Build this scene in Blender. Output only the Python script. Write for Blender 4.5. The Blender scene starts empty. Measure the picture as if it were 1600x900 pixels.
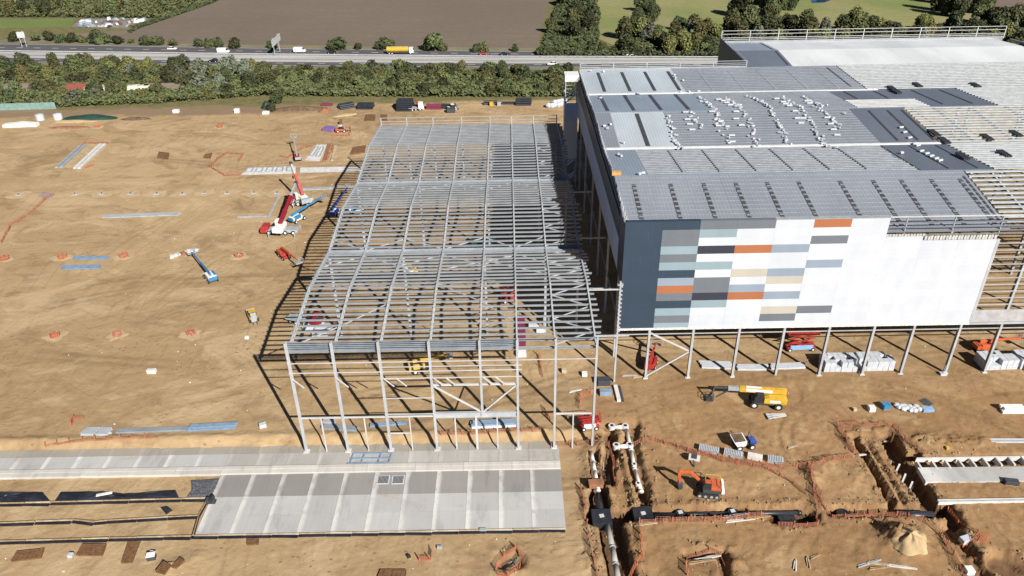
import bpy, math, random
import numpy as np
from mathutils import Vector, Matrix, noise

random.seed(7)
R = math.radians
sc = bpy.context.scene
col = sc.collection

# ------------------------------------------------------------------ camera, sky, sun, exposure
cam_d = bpy.data.cameras.new('camera'); cam = bpy.data.objects.new('camera', cam_d); col.objects.link(cam)
cam_d.sensor_width = 36.0; cam_d.lens = 36.0 * 1204.4 / 1600.0
cam_d.clip_start = 1.0; cam_d.clip_end = 6000.0
_p, _roll = R(30.8), R(-1.0)
_f = Vector((0, math.cos(_p), -math.sin(_p))); _r = Vector((1, 0, 0)); _u = _r.cross(_f)
_r2 = math.cos(_roll) * _r + math.sin(_roll) * _u; _u2 = -math.sin(_roll) * _r + math.cos(_roll) * _u
_m = Matrix((_r2, _u2, -_f)).transposed().to_4x4(); _m.translation = Vector((0, 0, 90))
cam.matrix_world = _m
sc.camera = cam

SUN = Vector((16.5, -27.3, 21.6)).normalized()          # towards the sun: behind the viewer, to the right
el = math.asin(SUN.z)
w = bpy.data.worlds.new('World'); sc.world = w; w.use_nodes = True
nt = w.node_tree; nt.nodes.clear()
sky = nt.nodes.new('ShaderNodeTexSky'); sky.sky_type = 'NISHITA'; sky.sun_disc = False
sky.sun_elevation = el; sky.sun_rotation = math.atan2(SUN.x, SUN.y)
sky.air_density = 0.30; sky.dust_density = 0.15; sky.altitude = 90
bg = nt.nodes.new('ShaderNodeBackground'); bg.inputs['Strength'].default_value = 0.05
wo = nt.nodes.new('ShaderNodeOutputWorld')
nt.links.new(sky.outputs[0], bg.inputs[0]); nt.links.new(bg.outputs[0], wo.inputs[0])
sd = bpy.data.lights.new('sun', 'SUN'); sd.energy = 5.0; sd.angle = R(0.42); sd.color = (1.0, 0.955, 0.89)
so = bpy.data.objects.new('sun', sd); col.objects.link(so)
so.rotation_euler = SUN.to_track_quat('Z', 'Y').to_euler(); so.location = (60, -100, 160)
vs = sc.view_settings
vs.view_transform = 'Standard'; vs.look = 'None'; vs.gamma = 1.0; vs.exposure = 0.90; vs.use_curve_mapping = False
sc.render.engine = 'CYCLES'

# ------------------------------------------------------------------ materials
def hx(s):
    s = s.lstrip('#'); v = [int(s[i:i + 2], 16) / 255 for i in (0, 2, 4)]
    return tuple((a / 12.92 if a <= .04045 else ((a + .055) / 1.055) ** 2.4) for a in v)

class NT:
    """small node-tree writer"""
    def __init__(s, name):
        s.m = bpy.data.materials.new(name); s.m.use_nodes = True; s.t = s.m.node_tree; s.t.nodes.clear()
        s.out = s.n('ShaderNodeOutputMaterial'); s.b = s.n('ShaderNodeBsdfPrincipled')
        s.l(s.b.outputs[0], s.out.inputs['Surface'])
    def n(s, k): return s.t.nodes.new(k)
    def l(s, a, b): s.t.links.new(a, b)
    def pos(s): return s.n('ShaderNodeNewGeometry').outputs['Position']
    def sca(s, v, k, rot=0.0):
        m = s.n('ShaderNodeMapping'); m.inputs['Scale'].default_value = k; m.inputs['Rotation'].default_value = (0, 0, rot)
        s.l(v, m.inputs['Vector']); return m.outputs[0]
    def noise(s, v, scale, det=4.0, rough=.55, dist=0.0):
        k = s.n('ShaderNodeTexNoise'); k.inputs['Scale'].default_value = scale; k.inputs['Detail'].default_value = det
        k.inputs['Roughness'].default_value = rough; k.inputs['Distortion'].default_value = dist
        s.l(v, k.inputs['Vector']); return k.outputs['Fac']
    def ramp(s, f, a, b, lo=0.0, hi=1.0):
        k = s.n('ShaderNodeMapRange'); k.interpolation_type = 'SMOOTHSTEP'
        for i, v in zip(('From Min', 'From Max', 'To Min', 'To Max'), (a, b, lo, hi)): k.inputs[i].default_value = v
        s.l(f, k.inputs['Value']); return k.outputs[0]
    def math(s, op, a, b):
        k = s.n('ShaderNodeMath'); k.operation = op
        for i, v in enumerate((a, b)):
            if isinstance(v, (int, float)): k.inputs[i].default_value = v
            else: s.l(v, k.inputs[i])
        return k.outputs[0]
    def mix(s, f, a, b, mode='MIX'):
        k = s.n('ShaderNodeMix'); k.data_type = 'RGBA'; k.blend_type = mode
        for i, v in ((0, f), (6, a), (7, b)):
            if isinstance(v, (int, float)): k.inputs[i].default_value = v
            elif isinstance(v, tuple): k.inputs[i].default_value = (*v[:3], 1)
            else: s.l(v, k.inputs[i])
        return k.outputs[2]
    def bump(s, h, strength, dist):
        k = s.n('ShaderNodeBump'); k.inputs['Strength'].default_value = strength; k.inputs['Distance'].default_value = dist
        s.l(h, k.inputs['Height']); s.l(k.outputs[0], s.b.inputs['Normal'])
    def color(s, v):
        v = s.mix(1.0, v, (.82, .82, .82), 'MULTIPLY')           # one exposure trim for every surface
        s.l(v, s.b.inputs['Base Color'])
    def rough(s, v): s.b.inputs['Roughness'].default_value = v
    def sep(s, v):
        k = s.n('ShaderNodeSeparateXYZ'); s.l(v, k.inputs[0]); return k.outputs

MATS = {}
def mat(name, c, rough=.6, metal=0.0, var=.18, scale=.8, bump=0.0, spec=None, dirt=0.0):
    """plain paint or metal with patchy wear and dust on it"""
    if name in MATS: return MATS[name]
    if isinstance(c, str): c = hx(c)
    t = NT(name); p = t.pos()
    f = t.ramp(t.noise(p, scale, 5, .6), .3, .7)
    dark = tuple(a * (1 - var) for a in c); light = tuple(min(.95, a * (1 + var * .6)) for a in c)
    k = t.mix(f, dark, light)
    if dirt:
        g2 = t.ramp(t.noise(p, 2.3, 6, .65), .52, .72, 0, dirt); k = t.mix(g2, k, (.30, .22, .13))
    t.color(k); t.rough(rough); t.b.inputs['Metallic'].default_value = metal
    if spec is not None: t.b.inputs['Specular IOR Level'].default_value = spec
    if bump: t.bump(t.noise(p, 9, 4), bump, .05)
    MATS[name] = t.m; return t.m

galv = mat('galvanised_steel', (.47, .49, .51), .5, .25, .14, .5)
galv2 = mat('galvanised_purlin', (.33, .36, .39), .45, .3, .15, .35)
rail_m = mat('pale_rail_steel', (.54, .54, .53), .55, .15, .12, .5)
prime = mat('grey_primer_steel', (.33, .36, .38), .6, .1, .15)
darksteel = mat('dark_steel', (.06, .065, .075), .6, .2)
white = mat('white_paint', (.74, .74, .72), .5, 0, .1, dirt=.3)
black = mat('black_rubber', (.018, .018, .018), .85, 0, .3)
glass = mat('dark_glass', (.02, .03, .035), .12, 0, .1)
red = mat('red_paint', (.38, .032, .028), .45, 0, .25, dirt=.35)
dred = mat('crimson_paint', (.24, .012, .025), .45, 0, .2, dirt=.1)
orange = mat('orange_paint', (.52, .10, .03), .5, 0, .2, dirt=.35)
yellow = mat('yellow_paint', (.60, .36, .03), .5, 0, .2, dirt=.3)
blue = mat('blue_paint', (.03, .19, .38), .45, 0, .2, dirt=.3)
dblue = mat('deep_blue_paint', (.02, .06, .30), .4, 0, .15)
lblue = mat('pale_blue_wrap', (.22, .40, .62), .5, 0, .2)
bluesteel = mat('blue_grey_primed_beam', (.22, .31, .42), .5, .1, .2)
net_m = mat('orange_plastic', (.46, .14, .07), .7, 0, .25, 1.5)
netb_m = mat('faded_orange_plastic', (.38, .155, .09), .75, 0, .3, 1.2)
wood = mat('timber', (.36, .25, .14), .8, 0, .3, 2)
plywood = mat('weathered_plywood', (.45, .36, .24), .8, 0, .3, 1)
rust = mat('rusty_mesh_steel', (.17, .085, .035), .85, 0, .35, 1.5, bump=.3)
concrete_l = mat('pale_cast_concrete', (.60, .58, .55), .85, 0, .15, .7, bump=.15, dirt=.2)
pvc = mat('black_plastic_pipe', (.02, .024, .032), .45, 0, .3)
wrap = mat('white_plastic_wrap', (.50, .53, .57), .4, 0, .12, 1.5)
insul = mat('white_insulation', (.52, .55, .58), .7, 0, .1, 1)
purple = mat('purple_tarp', (.20, .12, .30), .7)
maroon = mat('maroon_crates', (.17, .02, .06), .6)
membrane = mat('black_membrane', (.022, .024, .032), .4, 0, .5, .5, bump=.6)
green_m = mat('green_sheet', (.012, .045, .032), .6)
teal = mat('pale_teal_sheet', (.20, .31, .28), .55)
sand_m = mat('heaped_sand', (.42, .305, .165), .95, 0, .2, .5, bump=.6)
soil_m = mat('dark_spoil', (.13, .08, .045), .95, 0, .4, .8, bump=.8)
redsoil = mat('red_soil', (.28, .12, .06), .95, 0, .3, .8, bump=.6)
tarmac = None

def roofmat(name, c, rough=.45, metal=.3, rib=0.0):
    t = NT(name); p = t.pos()
    f = t.ramp(t.noise(t.sca(p, (.05, .02, .1)), 1.6, 5), .3, .7)
    g2 = t.ramp(t.noise(p, 1.4, 6, .6), .35, .75)
    k = t.mix(f, tuple(a * .86 for a in c), tuple(min(.95, a * 1.08) for a in c)); k = t.mix(t.math('MULTIPLY', g2, .22), k, tuple(a * .7 for a in c))
    t.color(k); t.rough(rough); t.b.inputs['Metallic'].default_value = metal
    if rib:
        wv = t.n('ShaderNodeTexWave'); wv.bands_direction = 'Y' if rib < 0 else 'X'; wv.inputs['Scale'].default_value = abs(rib)
        t.l(p, wv.inputs['Vector']); t.bump(wv.outputs['Fac'], .35, .06)
    return t.m
deck_light = roofmat('pale_liner_deck', (.50, .56, .61), .5, .15, .5)
deck_mid = roofmat('blue_grey_deck', (.29, .345, .41), .5, .15, .5)
deck_grey = roofmat('grey_liner_deck', (.235, .258, .30), .55, .1, .5)
deck_dark = roofmat('slate_deck', (.155, .18, .225), .5, .15, .5)
deck_white = roofmat('white_membrane_deck', (.62, .65, .66), .6, 0)

def wallmat(name, c):
    t = NT(name); p = t.pos()
    f = t.ramp(t.noise(t.sca(p, (.3, .3, .12)), 1.2, 5), .3, .7)
    k = t.mix(f, tuple(a * .95 for a in c), tuple(min(.9, a * 1.03) for a in c))
    st = t.ramp(t.noise(t.sca(p, (2.5, 2.5, .15)), 1.0, 4), .58, .8, 0, .12); k = t.mix(st, k, (.35, .33, .30))
    oi = t.n('ShaderNodeObjectInfo'); hs = t.n('ShaderNodeHueSaturation'); t.l(k, hs.inputs['Color']); t.l(t.ramp(oi.outputs['Random'], 0, 1, .975, 1.02), hs.inputs['Value'])
    t.color(hs.outputs[0]); t.rough(.45); return t.m
W_ = dict(w=wallmat('white_cladding', (.515, .55, .595)), W=wallmat('bright_white_cladding', (.60, .615, .635)), n=wallmat('navy_cladding', (.028, .050, .078)),
          g=wallmat('grey_cladding', (.135, .155, .18)), l=wallmat('pale_blue_cladding', (.235, .315, .355)), b=wallmat('blue_grey_cladding', (.235, .29, .36)),
          o=wallmat('orange_cladding', (.35, .13, .058)), c=wallmat('charcoal_cladding', (.030, .036, .055)), e=wallmat('beige_cladding', (.42, .40, .34)))
side_pale = wallmat('pale_side_cladding', (.55, .63, .76))

def leafmat(name, c, c2):
    t = NT(name); p = t.pos(); oi = t.n('ShaderNodeObjectInfo')
    f = t.ramp(t.noise(p, .35, 4), .3, .7); k = t.mix(f, c, c2)
    h = t.n('ShaderNodeHueSaturation'); t.l(k, h.inputs['Color'])
    t.l(t.ramp(oi.outputs['Random'], 0, 1, .475, .52), h.inputs['Hue']); t.l(t.ramp(oi.outputs['Random'], 0, 1, .7, 1.35), h.inputs['Value'])
    t.color(h.outputs[0]); t.rough(.75); t.b.inputs['Specular IOR Level'].default_value = .2
    return t.m
LEAF = [leafmat('dark_leaves', (.040, .050, .021), (.064, .073, .031)), leafmat('mid_leaves', (.075, .087, .034), (.108, .116, .047)),
        leafmat('yellow_leaves', (.115, .118, .038), (.150, .142, .052)), leafmat('grey_green_leaves', (.095, .108, .072), (.130, .140, .098))]
bark = mat('bark', (.09, .065, .045), .9, 0, .3, 3)

# ------------------------------------------------------------------ mesh helper
class MB:
    def __init__(s): s.v = []; s.f = []
    def add(s, vs, fs):
        o = len(s.v); s.v += [tuple(v) for v in vs]; s.f += [tuple(i + o for i in f) for f in fs]; return s
    def box(s, c, d, rz=0.0, top=1.0):
        x, y, z = d[0] / 2, d[1] / 2, d[2] / 2; q = []
        ca, sa = math.cos(rz), math.sin(rz)
        for k, t in ((-1, 1.0), (1, top)):
            for a, b in ((-1, -1), (1, -1), (1, 1), (-1, 1)):
                X, Y = a * x * t, b * y * t; q.append((c[0] + X * ca - Y * sa, c[1] + X * sa + Y * ca, c[2] + k * z))
        return s.add(q, [(3, 2, 1, 0), (4, 5, 6, 7), (0, 1, 5, 4), (1, 2, 6, 5), (2, 3, 7, 6), (3, 0, 4, 7)])
    def b2(s, x0, x1, y0, y1, z0, z1): return s.box(((x0 + x1) / 2, (y0 + y1) / 2, (z0 + z1) / 2), (x1 - x0, y1 - y0, z1 - z0))
    def frame(s, p, q, up=None):
        p, q = Vector(p), Vector(q); d = (q - p).normalized()
        u = Vector(up) if up else (Vector((0, 0, 1)) if abs(d.z) < .9 else Vector((0, 1, 0)))
        r = d.cross(u).normalized(); u = r.cross(d).normalized(); return p, q, r, u
    def beam(s, p, q, w, h=None, up=None, w2=None, h2=None):
        h = h or w; w2 = w2 or w; h2 = h2 or h
        p, q, r, u = s.frame(p, q, up); vs = []
        for e, a, b in ((p, w, h), (q, w2, h2)):
            for i, j in ((-1, -1), (1, -1), (1, 1), (-1, 1)): vs.append(e + r * (i * a / 2) + u * (j * b / 2))
        return s.add(vs, [(3, 2, 1, 0), (4, 5, 6, 7), (0, 1, 5, 4), (1, 2, 6, 5), (2, 3, 7, 6), (3, 0, 4, 7)])
    def ibeam(s, p, q, w, h, t=.05, up=None):
        P, Q, r, u = s.frame(p, q, up)
        for k in (-1, 1): s.beam(P + u * k * (h / 2 - t / 2), Q + u * k * (h / 2 - t / 2), w, t, up=u)
        return s.beam(P, Q, t, h - 2 * t - .002, up=u)
    def zbeam(s, p, q, w, h, t=.03):
        P, Q, r, u = s.frame(p, q)
        s.beam(P + u * (h / 2) + r * (w / 2), Q + u * (h / 2) + r * (w / 2), w, t); s.beam(P - u * (h / 2) - r * (w / 2), Q - u * (h / 2) - r * (w / 2), w, t)
        return s.beam(P, Q, t, h - t - .002)
    def cyl(s, p, q, r, n=10, r2=None):
        r2 = r if r2 is None else r2
        p, q, a, u = s.frame(p, q); vs = []
        for e, k in ((p, r), (q, r2)):
            for i in range(n):
                t = 2 * math.pi * i / n; vs.append(e + a * (k * math.cos(t)) + u * (k * math.sin(t)))
        fs = [(i, (i + 1) % n, n + (i + 1) % n, n + i) for i in range(n)] + [tuple(range(n - 1, -1, -1)), tuple(range(n, 2 * n))]
        return s.add(vs, fs)
    def prism(s, prof, y0, y1):
        """profile in (x, z) extruded along y"""
        n = len(prof); vs = [(a, y0, b) for a, b in prof] + [(a, y1, b) for a, b in prof]
        return s.add(vs, [(i, (i + 1) % n, n + (i + 1) % n, n + i) for i in range(n)] + [tuple(range(n - 1, -1, -1)), tuple(range(n, 2 * n))])
    def slab(s, pts, z0, z1):
        n = len(pts); vs = [(a, b, z0) for a, b in pts] + [(a, b, z1) for a, b in pts]
        return s.add(vs, [(i, (i + 1) % n, n + (i + 1) % n, n + i) for i in range(n)] + [tuple(range(n - 1, -1, -1)), tuple(range(n, 2 * n))])
    def mesh(s, name, m, smooth=False):
        me = bpy.data.meshes.new(name); me.from_pydata(s.v, [], s.f); me.materials.append(m)
        if smooth: me.polygons.foreach_set('use_smooth', [True] * len(me.polygons))
        me.update(); return me
    def build(s, name, m, parent=None, smooth=False, bevel=0.0):
        o = bpy.data.objects.new(name, s.mesh(name, m, smooth)); col.objects.link(o)
        if parent is not None: o.parent = parent
        if bevel:
            b = o.modifiers.new('bevel', 'BEVEL'); b.width = bevel; b.segments = 2; b.limit_method = 'ANGLE'
        return o

def tag(o, label=None, cat=None, group=None, kind=None):
    for k, v in (('label', label), ('category', cat), ('group', group), ('kind', kind)):
        if v: o[k] = v
    return o
def thing(name, label, cat, loc=(0, 0, 0), rz=0.0, group=None):
    o = bpy.data.objects.new(name, None); col.objects.link(o); o.location = loc; o.rotation_euler = (0, 0, rz); o.empty_display_size = .5
    return tag(o, label, cat, group)
def one(name, mb, m, label, cat, group=None, loc=None, rz=0.0, smooth=False):
    o = mb.build(name, m, None, smooth)
    if loc is not None: o.location = loc; o.rotation_euler = (0, 0, rz)
    return tag(o, label, cat, group)
def inst(name, me, parent=None, loc=(0, 0, 0), rz=0.0, sc_=None, rot=None):
    o = bpy.data.objects.new(name, me); col.objects.link(o); o.location = loc; o.rotation_euler = rot or (0, 0, rz)
    if sc_: o.scale = sc_
    if parent is not None: o.parent = parent
    return o
def copy_tree(o, parent=None):
    c = o.copy(); col.objects.link(c)
    if parent is not None: c.parent = parent
    for ch in list(o.children): copy_tree(ch, c)
    return c
def ang(a, b): return math.atan2(b[1] - a[1], b[0] - a[0])
def dist(a, b): return math.hypot(b[0] - a[0], b[1] - a[1])

# ------------------------------------------------------------------ terrain
YARD = -1.0                                   # the dock yard lies a metre below the building platform
# excavations: centre line, half width at the bottom, depth, width of the sloped side
TR = [
    ([(16.31, 103.57), (20.77, 103.45), (19.53, 98.59), (19.7, 93.09), (20.12, 87.7)], 1.1, 1.0, .6), ([(17.04, 98.65), (19.53, 98.59)], 1.0, 1.0, .6), ([(19.95, 88.53), (20.12, 83.85)], .7, 1.9, .4),
    ([(16.3, 101.57), (16.5, 97.72), (15.25, 94.38), (15.02, 90.6)], .9, 2.4, .6), ([(13.4, 97.01), (13.23, 88.27)], .8, 1.4, .4), ([(13.13, 88.27), (12.99, 83.24)], 1.5, 2.4, .4),
    ([(12.02, 83.26), (21.01, 83.31)], 1.4, 2.3, .4), ([(21.03, 83.44), (32.6, 83.57), (43.81, 83.45)], .7, 1.5, .4), ([(39.83, 82.26), (44.06, 82.17)], 1.5, 2.2, .7),
    ([(14.27, 81.69), (14.42, 77.45), (14.75, 70.77)], 1.9, 2.2, .5), ([(48.23, 82.97), (64.53, 82.87)], .9, 2.0, .4), ([(58.27, 83.01), (62.97, 82.65)], 1.2, 2.5, .3),
    ([(57.88, 99.23), (58.09, 95.93), (58.1, 89.6), (57.98, 83.01)], .55, 2.2, .4), ([(63.7, 99.09), (63.53, 94.73), (63.66, 89.47), (63.76, 82.88)], 1.5, 3.0, .5),
    ([(65.81, 83.48), (65.72, 80.57)], 1.0, 2.4, .4), ([(64.18, 79.01), (64.51, 75.25), (64.33, 69.78)], 1.0, 1.3, .8), ([(24.57, 75.39), (29.47, 75.52), (29.09, 71.01)], .6, 1.2, .5),
    ([(68.66, 72.48), (70.9, 70.17)], 2.2, 2.0, 1.0), ([(66.25, 94.66), (66.2, 92.28)], .9, 1.6, .6), ([(59.55, 98.23), (60.01, 89.27), (59.63, 83.88)], .35, .7, .5),
    ([(61.33, 94.78), (61.42, 86.76)], .3, .6, .5), ([(16.49, 95.86), (16.45, 88.88), (16.76, 85.89)], 1.2, .7, .6), ([(-1.66, 75.71), (-0.28, 75.91)], 1.2, 1.0, .8),
    ([(65.43, 92.89), (83.85, 93.49)], .9, .9, .5)]
MOUND = [(56.58, 77.03, 3.3, 1.7), (55.03, 77.77, 2.2, 0.9), (47.41, 90.27, 2, 0.7), (50.52, 92.65, 2.4, 0.5), (54.73, 90.1, 2.5, 0.5), (9.61, 83.69, 2.2, 0.35), (15.27, 99.33, 1.3, 0.7), (17.11, 92.42, 1.2, 0.5), (20.44, 93.81, 0.9, 0.5), (68.65, 98.01, 1.8, 0.6), (70.77, 97.48, 2.5, 0.7), (74.82, 97.38, 2.5, 0.6), (78.62, 97.45, 2.2, 0.6), (56.87, 98.3, 1.6, 0.5), (64.8, 100.35, 1.6, 0.5), (59.62, 101.14, 1.6, 0.45), (65.23, 77.56, 1.8, 0.8), (65.85, 74.31, 2.5, 0.8), (51.05, 116.17, 3, 0.3), (6.77, 77.61, 3.5, 0.35), (10.29, 75.23, 3, 0.4), (4.46, 89.16, 1.5, 0.2), (45.11, 114.37, 5, 0.15), (20.38, 86.74, 1, 0.5), (16.09, 73.99, 1.2, 0.6), (17.96, 77.38, 1, 0.6), (31.03, 73.69, 1.2, 0.6), (62.97, 85.78, 1.3, 0.5), (61.91, 87.84, 1.2, 0.4), (-50.45, 75.35, 1.8, 0.5), (-47.22, 76.65, 3, 0.3)]
def sstep(a, b, x):
    t = np.clip((x - a) / (b - a), 0, 1); return t * t * (3 - 2 * t)
_rng = np.random.default_rng(3)
_W = [(_rng.normal(0, 1, 2), _rng.uniform(0, 6.28)) for _ in range(40)]
def fbm(x, y, s):
    """cheap smooth pseudo-noise made of many crossed waves"""
    z = 0 * x
    for i, (k, ph) in enumerate(_W): z = z + np.sin((x * k[0] + y * k[1]) * s * (1 + .12 * i) + ph + 1.7 * np.sin((x * k[1] - y * k[0]) * s * .37 + ph * 2))
    return z / 6.3
def terrain(x, y):
    x = np.asarray(x, float); y = np.asarray(y, float)
    wob = fbm(x, y, .55); f13, f18, f16, f09, f26 = fbm(x, y, 1.3), fbm(x, y, 1.8), fbm(x, y, 1.6), fbm(x, y, .9), fbm(x, y, 2.6)
    low = 1 - sstep(100.2 + .25 * wob, 102.0 + .25 * wob, y)          # yard side of the bank
    low = low * (1 - sstep(10.0, 15.5, x))
    z = YARD * low
    bank = np.exp(-((y - 102.3) / .8) ** 2) * (1 - sstep(12, 15, x)); z = z + bank * (.28 + .12 * wob)
    site = (1 - sstep(100, 112, y)) * sstep(9, 15, x) + .0
    z = z + .05 * f13 * site + .035 * fbm(x, y, .45) * (1 - sstep(280, 290, y))
    for (mx, my, mr, mh) in MOUND:
        d = np.hypot(x - mx, (y - my)) / mr
        z = z + mh * np.exp(-(d * 1.25) ** 2) * (1 + .35 * f18) * (d < 3)
    dig = 0 * x; spoil = 0 * x
    churn = 0 * x
    for pts, hw, dep, sl in TR:
        hw = hw * .82; dm = np.full(x.shape, 1e9)
        for a, b in zip(pts[:-1], pts[1:]):
            ax, ay = a[:2]; bx, by = b[:2]; L2 = (bx - ax) ** 2 + (by - ay) ** 2
            t = np.clip(((x - ax) * (bx - ax) + (y - ay) * (by - ay)) / L2, 0, 1)
            dm = np.minimum(dm, np.hypot(x - ax - t * (bx - ax), y - ay - t * (by - ay)))
        dm = dm + .07 * f16 + .07 * f26
        k = 1 - sstep(hw, hw + sl, dm); dig = np.maximum(dig, k * dep)
        sp = np.exp(-((dm - hw - sl - .7) / .5) ** 2) * np.clip(.06 + .20 * f09 + .14 * f26, 0, .5) * min(1, dep / 1.5)
        spoil = np.maximum(spoil, sp); churn = np.maximum(churn, np.exp(-np.clip(dm - hw, 0, 99) / 2.2) * min(1, .4 + dep / 3))
    return z + spoil * (dig < .05) - dig, churn

def lines(*seg):
    out = []
    for a, b, s in seg: out += list(np.arange(a, b, s))
    return np.array(out + [seg[-1][1]])
xs = lines((-3200, -700, 250), (-700, -330, 60), (-330, -100, 3), (-100, 10, .6), (10, 104, .34), (104, 330, 4), (330, 700, 60), (700, 3200, 250))
ys = lines((-400, 40, 40), (40, 52, 2), (52, 104, .34), (104, 262, .6), (262, 292, 2.5), (292, 700, 20), (700, 4000, 300))
XX, YY = np.meshgrid(xs, ys); ZZ, CH = terrain(XX, YY)
# wheel ruts: wandering pairs of tracks pressed into the ground
TK = np.zeros_like(ZZ); rt = random.Random(21)
def rut(x, y, a, L, bend, gauge=2.1, wgt=1.0, wd=.38):
    s = 0.0; k = bend
    while s < L:
        x += .22 * math.cos(a); y += .22 * math.sin(a); a += k * .22; s += .22
        if rt.random() < .004: k = rt.gauss(0, abs(bend) + .004)
        f = wgt * (.55 + .45 * math.sin(s * .11 + bend * 900)) * min(1, s / 6, (L - s) / 6)
        for sg in (-.5, .5):
            px, py = x - math.sin(a) * gauge * sg, y + math.cos(a) * gauge * sg
            i = np.searchsorted(xs, px); j = np.searchsorted(ys, py)
            if not (2 < i < len(xs) - 3 and 2 < j < len(ys) - 3): continue
            gx, gy = xs[i - 2:i + 2], ys[j - 2:j + 2]; d2 = (gx[None] - px) ** 2 + (gy[:, None] - py) ** 2
            TK[j - 2:j + 2, i - 2:i + 2] = np.maximum(TK[j - 2:j + 2, i - 2:i + 2], f * np.exp(-d2 / (2 * wd * wd)))
for _ in range(46): rut(rt.uniform(-95, 0), rt.uniform(106, 262), rt.choice((0, 0, 3.14, .4, -.5, 1.3)) + rt.gauss(0, .25), rt.uniform(25, 80), rt.gauss(0, .012), wgt=rt.uniform(.25, .8), wd=.42)
for _ in range(50): rut(rt.uniform(16, 100), rt.uniform(104, 128), rt.choice((0, 3.14)) + rt.gauss(0, .2), rt.uniform(20, 60), rt.gauss(0, .01), wgt=rt.uniform(.35, .9), wd=.3)
for _ in range(46): rut(rt.uniform(18, 95), rt.uniform(56, 104), rt.uniform(0, 6.28), rt.uniform(8, 26), rt.gauss(0, .06), wgt=rt.uniform(.35, .9), wd=.28)
for _ in range(16): rut(rt.uniform(-75, 8), rt.uniform(58, 78), rt.choice((0, 3.14)) + rt.gauss(0, .15), rt.uniform(15, 40), rt.gauss(0, .01), wgt=rt.uniform(.2, .6), wd=.3)
for (x, y, a, L, b) in ((56, 103, 2.4, 22, -.13), (60, 108, 2.9, 26, .09), (58, 100, 1.6, 20, .10), (62, 104, 3.6, 24, -.10), (50, 110, .2, 24, -.06)): rut(x, y, a, L, b, wgt=.9, wd=.3)
ZZ = ZZ - .05 * TK
def gz(x, y):
    i = int(np.clip(np.searchsorted(xs, x) - 1, 0, len(xs) - 2)); j = int(np.clip(np.searchsorted(ys, y) - 1, 0, len(ys) - 2))
    u, v = (x - xs[i]) / (xs[i + 1] - xs[i]), (y - ys[j]) / (ys[j + 1] - ys[j])
    return float((ZZ[j, i] * (1 - u) + ZZ[j, i + 1] * u) * (1 - v) + (ZZ[j + 1, i] * (1 - u) + ZZ[j + 1, i + 1] * u) * v)
me = bpy.data.meshes.new('ground'); nx, ny = len(xs), len(ys)
vv = np.stack([XX, YY, ZZ], -1).reshape(-1, 3); i0 = (np.arange(ny - 1)[:, None] * nx + np.arange(nx - 1)[None]).ravel()
ff = np.stack([i0, i0 + 1, i0 + nx + 1, i0 + nx], -1)
me.vertices.add(len(vv)); me.vertices.foreach_set('co', vv.ravel()); me.loops.add(ff.size); me.loops.foreach_set('vertex_index', ff.ravel())
me.polygons.add(len(ff)); me.polygons.foreach_set('loop_start', np.arange(len(ff)) * 4); me.polygons.foreach_set('loop_total', np.full(len(ff), 4))
me.polygons.foreach_set('use_smooth', np.ones(len(ff), bool)); me.update(calc_edges=True)
for nm, arr in (('ruts', TK), ('churn', CH)):
    at_ = me.attributes.new(nm, 'FLOAT', 'POINT'); at_.data.foreach_set('value', arr.ravel().astype(np.float32))
ground = bpy.data.objects.new('ground', me); col.objects.link(ground); tag(ground, 'sandy construction ground with tyre tracks and trenches', kind='structure')

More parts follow.
